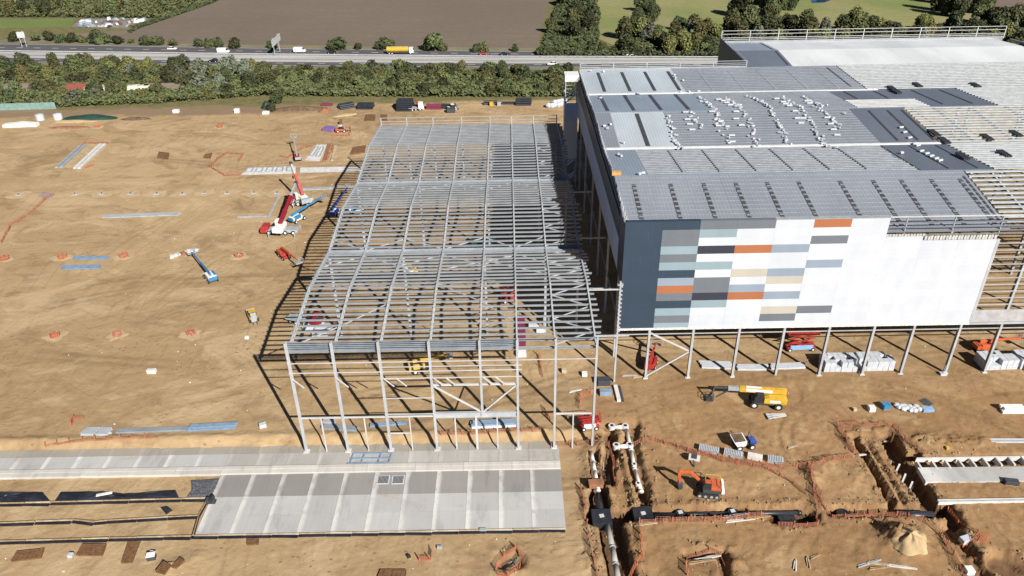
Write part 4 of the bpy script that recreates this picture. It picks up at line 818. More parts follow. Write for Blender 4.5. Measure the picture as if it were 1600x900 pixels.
# delivery lorry parked in the shade strip of the frame
def lorry(label, c, rz, cabm, bodym, L=8.5, box=True):
    t = thing('lorry', label, 'lorry', (*c, gz(*c) if c[1] < 300 else .16), rz); W = 2.5
    wheels(t, [(x, y) for x in (L / 2 - 1.4, -L / 2 + 1.2, -L / 2 + 2.5) for y in (-1.05, 1.05)], .5, .4); P3(t, 'chassis', MB().b2(-L / 2, L / 2 - .6, -.6, .6, .55, .9), darksteel)
    cb_ = P3(t, 'cab', MB().prism([(L / 2 - 2.0, .6), (L / 2, .6), (L / 2, 1.7), (L / 2 - .25, 2.9), (L / 2 - 2.0, 2.9)], -W / 2, W / 2), cabm); MB().prism([(L / 2 - .01, 1.75), (L / 2 + .03, 1.75), (L / 2 - .2, 2.7), (L / 2 - .24, 2.7)], -W / 2 + .15, W / 2 - .15).build('windscreen', glass, cb_)
    if box: P3(t, 'flat_bed', MB().b2(-L / 2 - .1, L / 2 - 2.2, -W / 2, W / 2, .95, 1.15), prime)
    return t
lorry('dark flatbed lorry under the left edge of the steel frame', (-44.21, 137.77), -.35, dred, prime, 8)
for k, (px, py) in enumerate([(-41.55, 137.44), (-40.02, 133.29), (-42.6, 136), (-39.87, 135.19)]): one('wrapped_pack', MB().b2(-1.6, 1.6, -.8, .8, 0, .9), wrap, ['white wrapped pack farthest from the camera in the frame front left bay', 'white wrapped pack nearest the camera in the frame front left bay', 'white wrapped pack beside the dark flatbed lorry', 'white wrapped pack between two others in the front left bay'][k], 'wrapped load', 'wrapped packs in the left bay', (px, py, gz(px, py)), .02 * k)

# motorway traffic
def car(label, c, rz, m1, van=False):
    t = thing('van' if van else 'car', label, 'van' if van else 'car', (*c, .17), rz); L, W, H = (5.6, 2.0, 2.3) if van else (4.3, 1.8, 1.45)
    wheels(t, [(L * .31, -W / 2 + .1), (L * .31, W / 2 - .1), (-L * .31, -W / 2 + .1), (-L * .31, W / 2 - .1)], .33, .22)
    if van: P3(t, 'body', MB().prism([(-L / 2, .35), (L / 2, .35), (L / 2, .95), (L / 2 - .9, 1.2), (L / 2 - 1.7, H), (-L / 2, H)], -W / 2, W / 2), m1, .08); P3(t, 'windscreen', MB().prism([(L / 2 - .95, 1.25), (L / 2 - .9, 1.25), (L / 2 - 1.6, 2.15), (L / 2 - 1.65, 2.15)], -W / 2 + .12, W / 2 - .12), glass, 0)
    else:
        P3(t, 'body', MB().prism([(-L / 2, .3), (L / 2, .3), (L / 2, .7), (L / 2 - 1.1, .9), (-L / 2, .95)], -W / 2, W / 2), m1, .08); P3(t, 'windows', MB().prism([(-L / 2 + .3, .92), (L / 2 - 1.2, .9), (L / 2 - 1.9, 1.38), (-L / 2 + .8, 1.38)], -W / 2 + .1, W / 2 - .1), glass, .05); P3(t, 'roof', MB().b2(-L / 2 + .85, L / 2 - 1.95, -W / 2 + .12, W / 2 - .12, 1.38, H), m1, .03)
    for s in (-.6, .6): MB().b2(L / 2 - .03, L / 2 + .02, s - .15, s + .15, .52, .68).build('headlight', white, t)
    return t
dkcar = mat('black_car_paint', (.015, .016, .02), .25); bcar = mat('blue_car_paint', (.02, .03, .14), .25)
car('white van on the far carriageway right of the gantry sign', (-98.79, 373.02), -.04, white, True); car('white car on the far carriageway above the left shrubs', (-162.86, 382.43), -.04, white); car('white van on the pale strip at the left of the motorway', (-135.43, 374.32), -.04, white, True)
car('black car on the near carriageway behind the left trees', (-134.99, 357.87), 3.1, dkcar); car('dark car following the white van', (-82.9, 369.5), -.04, dkcar); car('red car on the far carriageway right of the yellow tanker', (-11.18, 362.21), -.04, red); car('white car on the motorway behind the warehouse corner', (54.9, 355.39), -.02, white)
car('dark blue car on the motorway behind the warehouse', (86.48, 354.39), -.02, bcar); car('white car on the near carriageway left of the warehouse', (19.48, 342.22), 3.1, white); car('small dark car far left on the motorway', (-1.4, 360.37), -.03, dkcar)
c = (-50.26, 366.66); tk = lorry('yellow tanker lorry with white cab on the motorway', c, -.03, white, yellow, 12.5, False)
P3(tk, 'tank', MB().cyl((-6.2, 0, 2.1), (3.9, 0, 2.1), 1.2, 14), yellow, 0); P3(tk, 'walkway', MB().b2(-6, 3.6, -.25, .25, 3.28, 3.36), prime, 0)
def gantry(label, c, rz, w_, h_):
    t = thing('road_sign', label, 'road sign', (*c, .1), rz)
    for s in (-w_ * .3, w_ * .3): MB().beam((s, .3, 0), (s, .3, 5 + h_), .25).build('post', galv, t)
    MB().b2(-w_ / 2, w_ / 2, -.06, .06, 4.6, 4.6 + h_).build('sign_panel', mat('sign_back', (.55, .56, .55), .5, .2), t)
    for z in (5.2, 4.2 + h_): MB().beam((-w_ / 2, -.12, z), (w_ / 2, -.12, z), .12).build('stiffener', galv, t)
    return t
gantry('large motorway sign seen from behind, left of the white van', (-108.71, 371.27), 1.5708, 15.0, 3.2); gantry('smaller motorway sign board at the far left', (-240.43, 393.02), .3, 3.4, 2.8)

# ------------------------------------------------------------------ loose materials on the site
def beams(label, a, b, n, wd, m1, rows=1, sep=.05, name='beam_stack', h=.35, i=True, cat='steel beams'):
    rz = ang(a, b); L = dist(a, b); c = ((a[0] + b[0]) / 2, (a[1] + b[1]) / 2); t = thing(name, label, cat, (*c, gz(*c) + .1), rz)
    me_ = (MB().ibeam((-L / 2, 0, 0), (L / 2, 0, 0), wd, h, .04) if i else MB().beam((-L / 2, 0, 0), (L / 2, 0, 0), wd, h)).mesh('beam', m1)
    bm_ = MB().b2(-.08, .08, -n * (wd + sep) / 2 - .1, n * (wd + sep) / 2 + .1, -.1, 0).mesh('bearer', wood)
    for k in range(max(2, int(L / 3))): inst('bearer', bm_, t, (-L / 2 + .4 + k * (L - .8) / max(1, int(L / 3) - 1), 0, 0))
    for r in range(rows):
        for k in range(n - r % 2): inst('beam', me_, t, (random.uniform(-.25, .25), (k - (n - 1) / 2 + (r % 2) * .5) * (wd + sep), h / 2 + r * (h + .03)))
    return t
beams('long pale stack of roof beams on open sand at the left', (-111.82, 192.81), (-91.36, 193.63), 4, .4, galv, 1); beams('short upper bundle of blue grey beams left of the blue boom lift', (-108.59, 168.84), (-99.71, 168.53), 3, .4, bluesteel); beams('lower bundle of blue grey beams left of the blue boom lift', (-109.06, 164), (-99.73, 163.99), 4, .4, bluesteel)
beams('pale beam lying crosswise left of the cranes', (-65.86, 190.59), (-66.52, 205.1), 1, .5, galv); beams('single pale beam lying left of the red crane', (-74.67, 190.94), (-66.32, 191.01), 1, .4, galv); beams('thin pale beams behind the white crane', (-61.5, 209.01), (-44.82, 210.17), 3, .35, galv)
beams('blue grey beam bundle along the bank left of the frame', (-57.18, 104.25), (-48.98, 104.72), 3, .45, bluesteel, 2); beams('long pale purlin bundle along the bank next to the blue beams', (-69.65, 103.89), (-57.29, 104.25), 3, .3, galv2); beams('blue beam bundle behind the wide front door opening', (-7.48, 103.83), (0.17, 104.15), 4, .4, bluesteel, 2)
beams('pale steel bundle behind the wide front opening, nearest the bank', (-7.56, 103.16), (0.16, 103.3), 1, .35, white); beams('pair of blue grey beams behind the frame front, second bay', (-25.63, 104.29), (-19.27, 104.81), 2, .35, bluesteel); beams('short pale beam bundle behind the frame front, first bay', (-33.72, 104.16), (-27.39, 103.33), 3, .35, galv2); beams('small pile of pale steel in the first bay of the frame', (-33.66, 105.52), (-31.77, 105.13), 4, .4, galv, 2)
for k, (a, b) in enumerate((((-75.48, 103.87), (-73.21, 103.81)), ((-72.98, 103.81), (-70.71, 103.75)))): beams(['grey steel plate stack, left one of the two beside the bank', 'grey steel plate stack, right one of the two beside the bank'][k], a, b, 4, .45, galv, 1, .02, h=.5)
beams('pale panel stack left of the dark posts under the facade', (36.25, 120.43), (42.3, 119.85), 4, .5, wrap, 1, .05, 'panel_stack', .4, False, 'panel stack'); beams('pale panel stack under the facade, right of the first', (43, 119.21), (48.87, 119.05), 3, .5, wrap, 1, .05, 'panel_stack', .4, False, 'panel stack'); beams('pale panel stack below the red scissor lift', (49.54, 119.23), (56.15, 119.46), 3, .5, wrap, 1, .05, 'panel_stack', .4, False, 'panel stack')
beams('cream timber stack at the right edge beyond the apron', (86.33, 105.55), (90.24, 105.44), 3, .6, white, 2, .05, 'panel_stack', .45, False, 'panel stack'); beams('thin pale planks lying at the right edge', (80.38, 97.72), (86.23, 97.58), 2, .35, wrap, 1, .3, 'panel_stack', .15, False, 'planks')
# stacks of white wrapped blocks under the warehouse
def block_stack(label, a, b, nx_, ny_, nz_):
    rz = ang(a, b); L = dist(a, b); t = thing('block_stack', label, 'block stack', (*a, gz(*a)), rz); s = L / nx_; me_ = MB().b2(.03, s - .03, .03, 1.1, 0, 1.05).mesh('wrapped_block', wrap); mp = MB().b2(.03, s - .03, .05, 1.08, 0, .12).mesh('pallet', wood)
    for i in range(nx_):
        for j in range(ny_):
            inst('pallet', mp, t, (i * s, j * 1.15, 0))
            for k in range(nz_ - (1 if random.random() < .12 else 0)): inst('wrapped_block', me_, t, (i * s + random.uniform(-.04, .04), j * 1.15, .12 + k * 1.07))
    return t
block_stack('white wrapped block stack left of the pair under the facade', (59.17, 117.54), (65.57, 117.36), 6, 3, 2); block_stack('white wrapped block stack right of the pair under the facade', (66.13, 117.55), (72.48, 117.57), 6, 3, 2); block_stack('white wrapped block stack at the right edge of the picture', (89.32, 117.1), (95.89, 117.32), 6, 3, 2); block_stack('white wrapped block stack cut off by the right edge', (96.37, 117.3), (102, 117.35), 5, 3, 2)
# row of pallets with rods beside the dumper
for k, (a, b) in enumerate((((30.82, 97.05), (33.98, 95.9)), ((34.76, 96.03), (37.76, 94.9)), ((38.44, 95.03), (40.75, 94.22)), ((41.44, 94.06), (43.97, 93.4)))):
    rz = ang(a, b); L = dist(a, b); t = thing('pallet_load', ['first', 'second', 'third', 'last'][k] + ' pale slatted pallet load of the row beside the dumper, counted from the left', 'pallet load', (*a, gz(*a)), rz, 'pallet row by the dumper')
    MB().b2(0, L, -.65, .65, 0, .15).build('pallet', wood, t); MB().b2(.05, L - .05, -.55, .55, .15, .7).build('crate', prime if k != 2 else concrete_l, t); sm_ = MB().b2(0, .14, -.6, .6, .7, .8).mesh('slat', wrap)
    if k != 2:
        for i in range(int(L / .27)): inst('slat', sm_, t, (.1 + i * .27, 0, 0))
# clutter of bags and boxes on the sand right of the facade columns
def crate(label, c, d, m1, cat='crate', rz=0., lid=None):
    t = thing('crate', label, cat, (*c, gz(*c)), rz); MB().b2(-d[0] / 2, d[0] / 2, -d[1] / 2, d[1] / 2, .1, d[2]).build('body', m1, t, bevel=.04); MB().b2(-d[0] / 2, d[0] / 2, -d[1] / 2, d[1] / 2, 0, .1).build('pallet', wood, t)
    if lid: MB().b2(-d[0] / 2 - .03, d[0] / 2 + .03, -d[1] / 2 - .03, d[1] / 2 + .03, d[2], d[2] + .08).build('lid', lid, t)
    return t
crate('white box in the row of bags right of the yellow machine', (63.54, 106.14), (1.1, 1.0, 1.0), white); crate('blue wrapped bale in the row of bags', (66.31, 106.77), (1.4, 1.1, 1.0), blue, 'bale', .2); crate('blue tarpaulin bale at the right end of the row of bags', (73.44, 105.88), (1.9, 1.0, .6), lblue, 'bale'); crate('small tan box at the left end of the row of bags', (60.61, 106.22), (.6, .6, .6), plywood)
def bag_mesh():
    mb = MB(); n = 8
    for r, z in ((.35, 0), (.5, .15), (.52, .4), (.4, .6), (.15, .68)):
        for i in range(n): mb.v.append((r * math.cos(6.283 * i / n) * random.uniform(.85, 1.15), r * math.sin(6.283 * i / n) * random.uniform(.85, 1.15), z))
    for k in range(4):
        for i in range(n): j = (i + 1) % n; mb.f.append((k * n + i, k * n + j, (k + 1) * n + j, (k + 1) * n + i))
    mb.f.append(tuple(range(4 * n, 5 * n))); return mb.mesh('bulk_bag', wrap)
bags = [bag_mesh() for _ in range(3)]
for i, (x, y) in enumerate([(68.58, 107.25), (69.1, 106.88), (69.75, 107.04), (69.96, 106.5), (70.69, 106.84), (71.01, 106.3), (71.82, 106.81), (72.06, 106.09), (70.52, 105.96), (69.25, 106.17), (71.11, 105.77), (68.69, 106.71)]): tag(inst('bulk_bag', bags[i % 3], None, (x, y, gz(x, y)), i * 1.3, (1.1, 1, .9)), 'small white bag heaped between the blue bales', 'bag', 'heap of white bags')
for i, (x, y) in enumerate([(14.84, 282.54), (16.03, 282.47), (17.27, 283.17), (18.47, 283.11), (19.71, 283.82), (20.91, 283.75), (17.45, 286.29), (18.94, 287), (20.21, 287.72), (21.42, 287.65)]): tag(inst('bulk_bag', bags[i % 3], None, (x, y, gz(x, y)), i, (2.2, 2.2, 2.6)), 'white bulk bag standing in the group left of the warehouse rear', 'bag', 'bulk bags by the warehouse')
beams('dark plank with pale tip beside the row of bags', (68.99, 106.88), (74.16, 106.92), 1, .2, plywood, 1, .05, 'plank', .1, False, 'plank')
# rods, blocks and boxes inside and beside the frame
for k in range(6):
    x, y = (1.77, 128.58); one('crate', MB().b2(-.8, .8, -.7, .7, 0, .9).b2(-.85, .85, -.75, .75, .9, .98), maroon, ['maroon crate nearest the camera in the row inside the frame', 'second maroon crate in the row inside the frame', 'third maroon crate in the row inside the frame', 'fourth maroon crate in the row inside the frame', 'fifth maroon crate in the row inside the frame', 'farthest maroon crate in the row inside the frame'][k], 'crate', 'maroon crates in the frame', (x, y + 1.75 * k, 0))
crate('white box in front of the maroon crates', (1.69, 124.6), (1.8, 1.4, 1.0), white); crate('pale tank beside the dark warehouse shadow inside the frame', (7.2, 136.19), (1.6, 1.6, 1.8), teal); crate('pale pallet load left of the shadow edge inside the frame', (4.43, 134.57), (2.2, 1.2, .9), wrap); crate('white pallet load right of the maroon crates inside the frame', (5.71, 132.86), (1.6, 1.2, 1.0), white)
crate('dark green container inside the frame at the shadow edge', (-6.87, 171.6), (6.0, 2.4, 2.4), green_m, 'container'); crate('dark crate beside the green container', (-8.82, 172.01), (1.6, 1.6, 1.4), darksteel); crate('small tan box standing alone right of the frame front', (9.7, 118.92), (.9, .8, .8), plywood); crate('pale box by the right front column of the frame', (13.54, 117.8), (1.0, .9, .8), white); crate('dark skip right of the right front column', (16.92, 115.14), (2.4, 1.6, 1.2), darksteel, 'skip')
crate('blue grey tank lying right of the right front column', (16.93, 112.09), (2.2, 1.2, .9), bluesteel, 'tank'); crate('white globe-topped light box by the right front column', (14.15, 103.29), (.9, .9, 1.4), white, 'box'); crate('small white box left of the frame shadow', (-55.08, 132.33), (.8, .6, .6), white, 'box'); crate('small white box on the sand left of the frame front', (-44.31, 104.6), (1.2, .9, .8), wrap, 'box', .4); crate('cream trestle standing alone on the left sand', (-70.26, 120.95), (1.7, .8, .9), concrete_l, 'trestle')
crate('small dark box below the long formwork edge', (-53.31, 77), (1.2, .9, .9), darksteel, 'box', .2, white); crate('dark box beside the rebar pile at the lower left', (-53.68, 77.94), (.6, .6, .5), white, 'box'); crate('small pale box below the formwork at lower left', (-65.5, 77.72), (.7, .7, .6), wrap, 'box'); crate('dark block on the apron near its lower right', (-5.02, 81.24), (1.1, .5, .4), prime, 'box')
crate('black bucket left of the small fenced pit', (-15.68, 76.45), (.5, .5, .5), black, 'bucket', .5); crate('dark box right of the small fenced pit', (-11.34, 78.11), (.8, .5, .4), prime, 'box'); crate('white plastic tub near the lower right pit', (62.89, 71.4), (1.1, 1.1, .9), white, 'tub'); crate('grey white compressor beside the lower right pit', (65.39, 76.96), (1.8, 1.0, .9), wrap, 'compressor', .3)
crate('dark crate by the right hand concrete strip', (78.07, 87.88), (2.0, 1.0, .8), darksteel, 'crate', -.2); crate('small yellow box above the right concrete strip', (71.86, 95.75), (.5, .5, .5), yellow, 'box')
b3 = thing('bench_frame', 'small pale steel frame lying below the yellow boom machine', 'steel frame', (*(46.18, 104.85), 0.05), .1)
for y in (-.6, 0, .6): MB().beam((-1.6, y, .3), (1.8, y * .4, .3), .16).build('bar', rail_m, b3)
for x in (-1.4, -.4): MB().beam((x, -.7, .25), (x, .7, .25), .5, .12).build('plate', prime, b3)
b4 = thing('concrete_trestle', 'small grey machine frame on dark props above the excavator', 'machine frame', (*(29.46, 94.19), 0.05), -.3)
MB().b2(-.9, .9, -.5, .5, .5, 1.0).build('body', concrete_l, b4); MB().beam((-.8, 0, .9), (-2.0, .8, .1), .25).build('prop', darksteel, b4); MB().beam((-.2, 0, .8), (.2, -1.4, .1), .2).build('prop', darksteel, b4); MB().b2(-.4, .4, -.52, .52, 1.0, 1.15).build('cover', darksteel, b4)
ds = thing('lighting_tower', 'thin mast with dark plate standing right of the row of bags', 'mast', (*(81.17, 116.13), 0), 0); MB().beam((0, 0, 0), (0, 0, 2.2), .1).build('mast', prime, ds); MB().b2(-.6, .6, -.4, .4, 0, .5).build('base', wrap, ds)
one('steel_plate', MB().b2(-.8, .8, -.9, .9, 0, .06), darksteel, 'dark square plate lying on sand right of the bags', 'steel plate', None, (*(74.29, 108.17), gz(*(74.29, 108.17)) + .03), .4)

# brown reinforcement mats
def mat_stack(label, P, z=0.0, group=None):
    cx = sum(p[0] for p in P) / 4; cy = sum(p[1] for p in P) / 4; t = thing('rebar_mat', label, 'rebar mat', (cx, cy, gz(cx, cy) + z + .04), 0, group)
    Q = [Vector((p[0] - cx, p[1] - cy, 0)) for p in P]; MB().slab([(q.x, q.y) for q in Q], 0, .25).build('stacked_mats', rust, t)
    for k in range(7):
        u = k / 6; MB().beam((Q[0].lerp(Q[1], u)) + Vector((0, 0, .27)), (Q[3].lerp(Q[2], u)) + Vector((0, 0, .27)), .07).build('bar', rust, t); MB().beam((Q[0].lerp(Q[3], u)) + Vector((0, 0, .30)), (Q[1].lerp(Q[2], u)) + Vector((0, 0, .30)), .07).build('bar', rust, t)
mat_stack('brown rebar mat at the far lower left', [(-73.83, 76.88), (-73.93, 78.63), (-70.12, 79.14), (-69.74, 77.49)]); mat_stack('dark brown rebar mat right of the first at lower left', [(-64.69, 77.73), (-64.68, 79.74), (-61.11, 79.66), (-60.79, 77.65)]); mat_stack('narrow brown rebar mat below the formwork', [(-57.44, 76.21), (-58.04, 80.08), (-56.25, 80.16), (-55.89, 76.29)]); mat_stack('small brown rebar mat under the apron edge', [(-40.05, 79.22), (-40.27, 80.31), (-38.53, 80.27), (-38.33, 79.18)]); mat_stack('brown rebar mat cut by the lower picture edge', [(-19.79, 72.67), (-19.46, 74.2), (-15.79, 74.13), (-15.8, 72.59)])
mat_stack('brown rebar mat at the back of the site, left one of two', [(-52.14, 270.61), (-52.69, 277.16), (-49.12, 276.97), (-48.41, 270.42)]); mat_stack('small brown rebar mat at the back of the site, right one of two', [(-46.31, 270.31), (-46.98, 276.85), (-44.84, 276.74), (-43.99, 270.18)]); mat_stack('brown mesh pile leaning by the left rear corner of the frame', [(-51.67, 236.88), (-51.71, 243.29), (-47.72, 244.89), (-47.14, 238.39)])
mat_stack('dark rebar bundle on the left sand', [(-114.11, 236.97), (-115.5, 242.21), (-111.62, 240.86), (-110.1, 235.66)]); mat_stack('small dark rebar bundle right of the other on the left sand', [(-98.94, 236.26), (-99.27, 239.12), (-97.32, 240.18), (-96.44, 235.59)]); mat_stack('rebar bundle in the lower left pile', [(-51.53, 74.18), (-51.11, 75.96), (-49.73, 75.26), (-50.07, 73.72)]); mat_stack('tilted rebar bundle in the lower left pile', [(-49.65, 75.03), (-48.92, 76.6), (-48.1, 76.13), (-48.82, 74.79)])
# concrete pipe and manhole parts
def pipe(name, P, r, m1, label, z=.0, cat='pipe', seg=None):
    t = thing(name, label, cat, (*P[0][:2], 0)); o0 = P[0]
    for a, b in zip(P[:-1], P[1:]):
        n = max(1, int(dist(a, b) / (seg or 99)))
        for i in range(n):
            q0 = [a[j] + (b[j] - a[j]) * i / n - o0[j] for j in (0, 1)]; q1 = [a[j] + (b[j] - a[j]) * (i + .98) / n - o0[j] for j in (0, 1)]
            MB().cyl((*q0, z), (*q1, z), r, 12).build('pipe_length', m1, t, True)
            if seg: MB().cyl((*q1, z), (q1[0] + (q1[0] - q0[0]) * .06, q1[1] + (q1[1] - q0[1]) * .06, z), r * 1.25, 12).build('collar', m1, t, True)
    return t
def chamber(label, c, r, z0, z1, m1=concrete_l, sq=False):
    t = thing('manhole', label, 'manhole', (*c, 0)); 
    if sq: MB().b2(-r, r, -r, r, z0, z1).build('chamber', m1, t, bevel=.05)
    else: MB().cyl((0, 0, z0), (0, 0, z1), r, 16).build('chamber', m1, t)
    MB().cyl((0, 0, z1), (0, 0, z1 + .05), r * .5, 12).build('opening', black, t); return t  # opening is a black disc laid on top for the unlit hole
pwm = mat('pale_concrete_pipe', (.66, .62, .58), .8, 0, .1)
pipe('drain_pipe', [(19.57, 102.81), (19.62, 97.64), (19.6, 93.09), (19.91, 88.25)], .32, pwm, 'pale concrete drain pipe in the left trench', -.5, seg=2.8); pipe('drain_pipe', [(17.2, 103.54), (19.66, 103.48)], .38, pwm, 'short pale branch pipe at the head of the trench', -.5); pipe('drain_pipe', [(17.26, 98.64), (19.42, 98.59)], .38, pwm, 'lower pale branch pipe of the left trench', -.5)
for k, (x, y) in enumerate([(17.09, 103.55), (19.43, 103.49), (17.26, 98.64), (19.55, 98.74), (19.62, 93.98), (19.61, 89.65)]): chamber(['round pale manhole at the left head of the pipe trench', 'round pale manhole at the trench corner', 'round pale manhole on the lower branch', 'pale manhole where the lower branch joins', 'small pale pipe collar midway along the trench', 'pale pipe collar near the end of the trench'][k], (x, y), .62 if k < 4 else .42, -1.0, -.1)
pipe('drain_pipe', [(13.03, 88.27), (13.13, 83.62)], .6, pvc, 'thick black pipe in the deep trench', -1.2); pipe('drain_pipe', [(21.22, 83.44), (32.58, 83.51), (43.32, 83.46)], .33, pvc, 'long black drain pipe running right along the trench', -.75, seg=6); pipe('drain_pipe', [(13.78, 81.58), (14.05, 77.46), (14.2, 71.31)], .42, mat('grey_pipe', (.33, .32, .30), .8), 'grey concrete pipe run leaving the lower picture edge', -.7, seg=2.2)
pipe('drain_pipe', [(58.24, 82.94), (63.64, 82.63)], .7, pvc, 'thick black pipe at the foot of the diagonal trenches', -1.0); pipe('drain_pipe', [(12.88, 97.18), (13.14, 88.41)], .3, concrete_l, 'narrow concrete duct run beside the apron corner', -.35, seg=2)
for k, (x, y) in enumerate([(13.07, 83.11), (19.47, 83.48), (25.14, 83.48), (33.18, 83.56), (41.25, 82.49), (50.01, 83.06)]): chamber(['black chamber with white lid at the trench corner', 'black chamber with white lid at the foot of the pipe trench', 'small black chamber, first along the pipe run', 'small black chamber, second along the pipe run', 'dark chamber in the wide pit', 'dark chamber left of the diagonal trenches'][k], (x, y), (1.5, 1.5, .7, .7, 1.3, 1.0)[k], -1.9, (-.35, -.35, -.25, -.25, -.8, -.6)[k], pvc, k in (0, 1, 4))
for (x, y), lb in zip([(13.07, 83.11), (19.47, 83.48), (25.14, 83.48), (33.18, 83.56)], ('corner chamber', 'chamber at the foot of the pipe trench', 'first small chamber', 'second small chamber')): one('lid', MB().b2(-.35, .35, -.3, .3, 0, .08), wrap, 'white lid sheet on the ' + lb, 'lid', None, (x, y, -.28 if 'small' not in lb else -.18), .2)
one('trench_box', MB().b2(-1.1, 1.1, -.5, .5, -.4, .5).b2(-1.2, 1.2, -.6, .6, .5, .6), redsoil, 'dull red trench sheet box at the head of the black pipe', 'trench box', None, (*(12.84, 89.38), 0), .05)
for k, ((x0, y0), (x1, y1)) in enumerate((((61.93, 91.8), (63.08, 93.24)), ((61.72, 89.23), (62.98, 90.91)), ((61.64, 87.02), (63.33, 89.2)), ((62.36, 86.2), (63.45, 87.26)), ((63.56, 89.47), (65.02, 90.86)), ((63.74, 91.9), (64.84, 93.2)))): one('trench_prop', MB().beam((0, 0, .05), (x1 - x0, y1 - y0, .1), .25, .18), concrete_l, ['pale prop board lying across the wide diagonal trench, highest in the picture', 'second pale prop board across the wide diagonal trench', 'longest pale prop board across the wide diagonal trench', 'lowest pale prop board on the wide diagonal trench', 'pale prop board on the right lip of the diagonal trench', 'upper pale prop board on the right lip of the trench'][k], 'board', None, (x0, y0, gz(x0, y0)))
# right hand concrete strip with bays and wall fins
rs = tag(bpy.data.objects.new('concrete_strip', None), 'pale concrete strip under construction at the right edge', kind='structure'); col.objects.link(rs); q0 = (64.01, 88.9); rs.location = (*q0, 0)
P = [(65.04, 91.58), (64.92, 88.46), (86.36, 88.24), (86.23, 91.37)]; MB().slab([(p[0] - q0[0], p[1] - q0[1]) for p in P], -.5, .32).build('concrete_bay', s_light, rs)
P = [(64.92, 84.68), (64.8, 84.02), (83.72, 83.99), (84.16, 84.71)]; MB().slab([(p[0] - q0[0], p[1] - q0[1]) for p in P], -.2, .35).build('kerb', concrete_l, rs); P = [(64.73, 84.29), (64.86, 84.15), (83.8, 84.12), (83.88, 84.25)]; MB().slab([(p[0] - q0[0], p[1] - q0[1]) for p in P], .0, .40).build('kerb_joint', prime, rs)
for (x, y) in [(65.61, 92.15), (68.05, 92.24), (70.28, 92.33), (72.51, 92.43), (74.54, 92.53), (76.67, 92.62), (78.81, 92.72), (80.95, 92.81), (83.1, 92.91)]: MB().b2(x - q0[0] - .15, x - q0[0] + .15, y - q0[1] - 1.0, y - q0[1] + .8, -.7, .35).build('wall_fin', concrete_l, rs)
P = [(65.77, 93.62), (66.01, 93.92), (89.9, 93.94), (89.62, 93.5)]; MB().slab([(p[0] - q0[0], p[1] - q0[1]) for p in P], -.5, .25).build('back_wall', concrete_l, rs)
beams('cream timber planks lying on the right concrete strip', (69.87, 89.04), (72.59, 88.98), 4, .35, plywood, 1, .03, 'plank_stack', .2, False, 'planks')
pp = thing('concrete_beam', 'short pale ground beam right of the right front column', 'ground beam', (*(19.12, 109.81), 0), 0); a, b = (19.34, 114.3), (19.47, 109.8); MB().beam((a[0] - b[0], a[1] - b[1], .15), (0, 0, .15), .7, .6).build('beam', concrete_l, pp); MB().beam((a[0] - b[0] + .7, a[1] - b[1], .05), (.7, 0, .05), .5, .3).build('shutter', darksteel, pp)
# black pipes and other stacks along the back of the site
def pipes(label, a, b, n, r, m1=pvc, rows=2):
    rz = ang(a, b); L = dist(a, b); t = thing('pipe_stack', label, 'pipe stack', (*a, gz(*a)), rz); me_ = MB().cyl((0, 0, 0), (L, 0, 0), r, 10).mesh('pipe', m1)
    for k in range(rows):
        for i in range(n - k): inst('pipe', me_, t, (random.uniform(-.2, .2), (i + k * .5) * r * 2.04, r + k * r * 1.75))
    return t
pipes('black pipe stack at the back, leftmost of the row', (-63.33, 283.76), (-58.26, 286.58), 6, .32, pvc, 3); pipes('black pipe stack at the back, second from the left', (-57.14, 284.19), (-51.31, 283.87), 7, .32, pvc, 3); pipes('large black pipe stack with three tiers at the back', (-42.06, 281.07), (-36.3, 280.76), 10, .38, pvc, 5); pipes('dark plum coloured pipe stack at the back', (-30.99, 282.75), (-25.44, 282.45), 5, .3, maroon, 3); pipes('black pipe stack right of the plum one', (-25.26, 283.21), (-19.71, 282.9), 4, .3, pvc, 3)
pipes('black pipe stack at the back, rightmost', (2.65, 285.54), (8.44, 285.22), 5, .35, pvc, 4); pipes('low black pipes at the back beside the rightmost stack', (-2.68, 287.42), (2.42, 287.13), 2, .4, pvc, 1); pipes('dark pipe bundle right of the green mound', (-71.76, 289.69), (-67.55, 289.45), 2, .4, maroon, 1); pipes('dark red pipe bundle at the back left', (-9.48, 287.01), (-4.38, 287.51), 2, .4)
lorry('white cabbed lorry at the back beside the three tier pipe stack', (-34.53, 282.18), .1, white, prime, 5.5); crate('red machine box at the back between pipe stacks', (-34.25, 286.81), (2, 1.5, 1.5), red, 'box'); crate('dark machine left of the sand heaps at the back', (-21.37, 278.44), (3, 1.8, 1.8), darksteel, 'machine'); crate('small yellow machine among the back stacks', (-6.55, 286.06), (1.4, 1.2, 1.4), yellow, 'machine'); crate('small dark machine at the back', (-3.65, 285.9), (1.4, 1.2, 1.4), prime, 'machine')
crate('purple tarpaulin stack left of the white roofed telehandler', (-62.97, 260.86), (4.0, 3.0, 1.2), purple, 'stack', -.4); crate('dark mast base behind the white roofed telehandler', (-60.14, 267.52), (1.0, 1.0, 1.6), rust, 'machine')
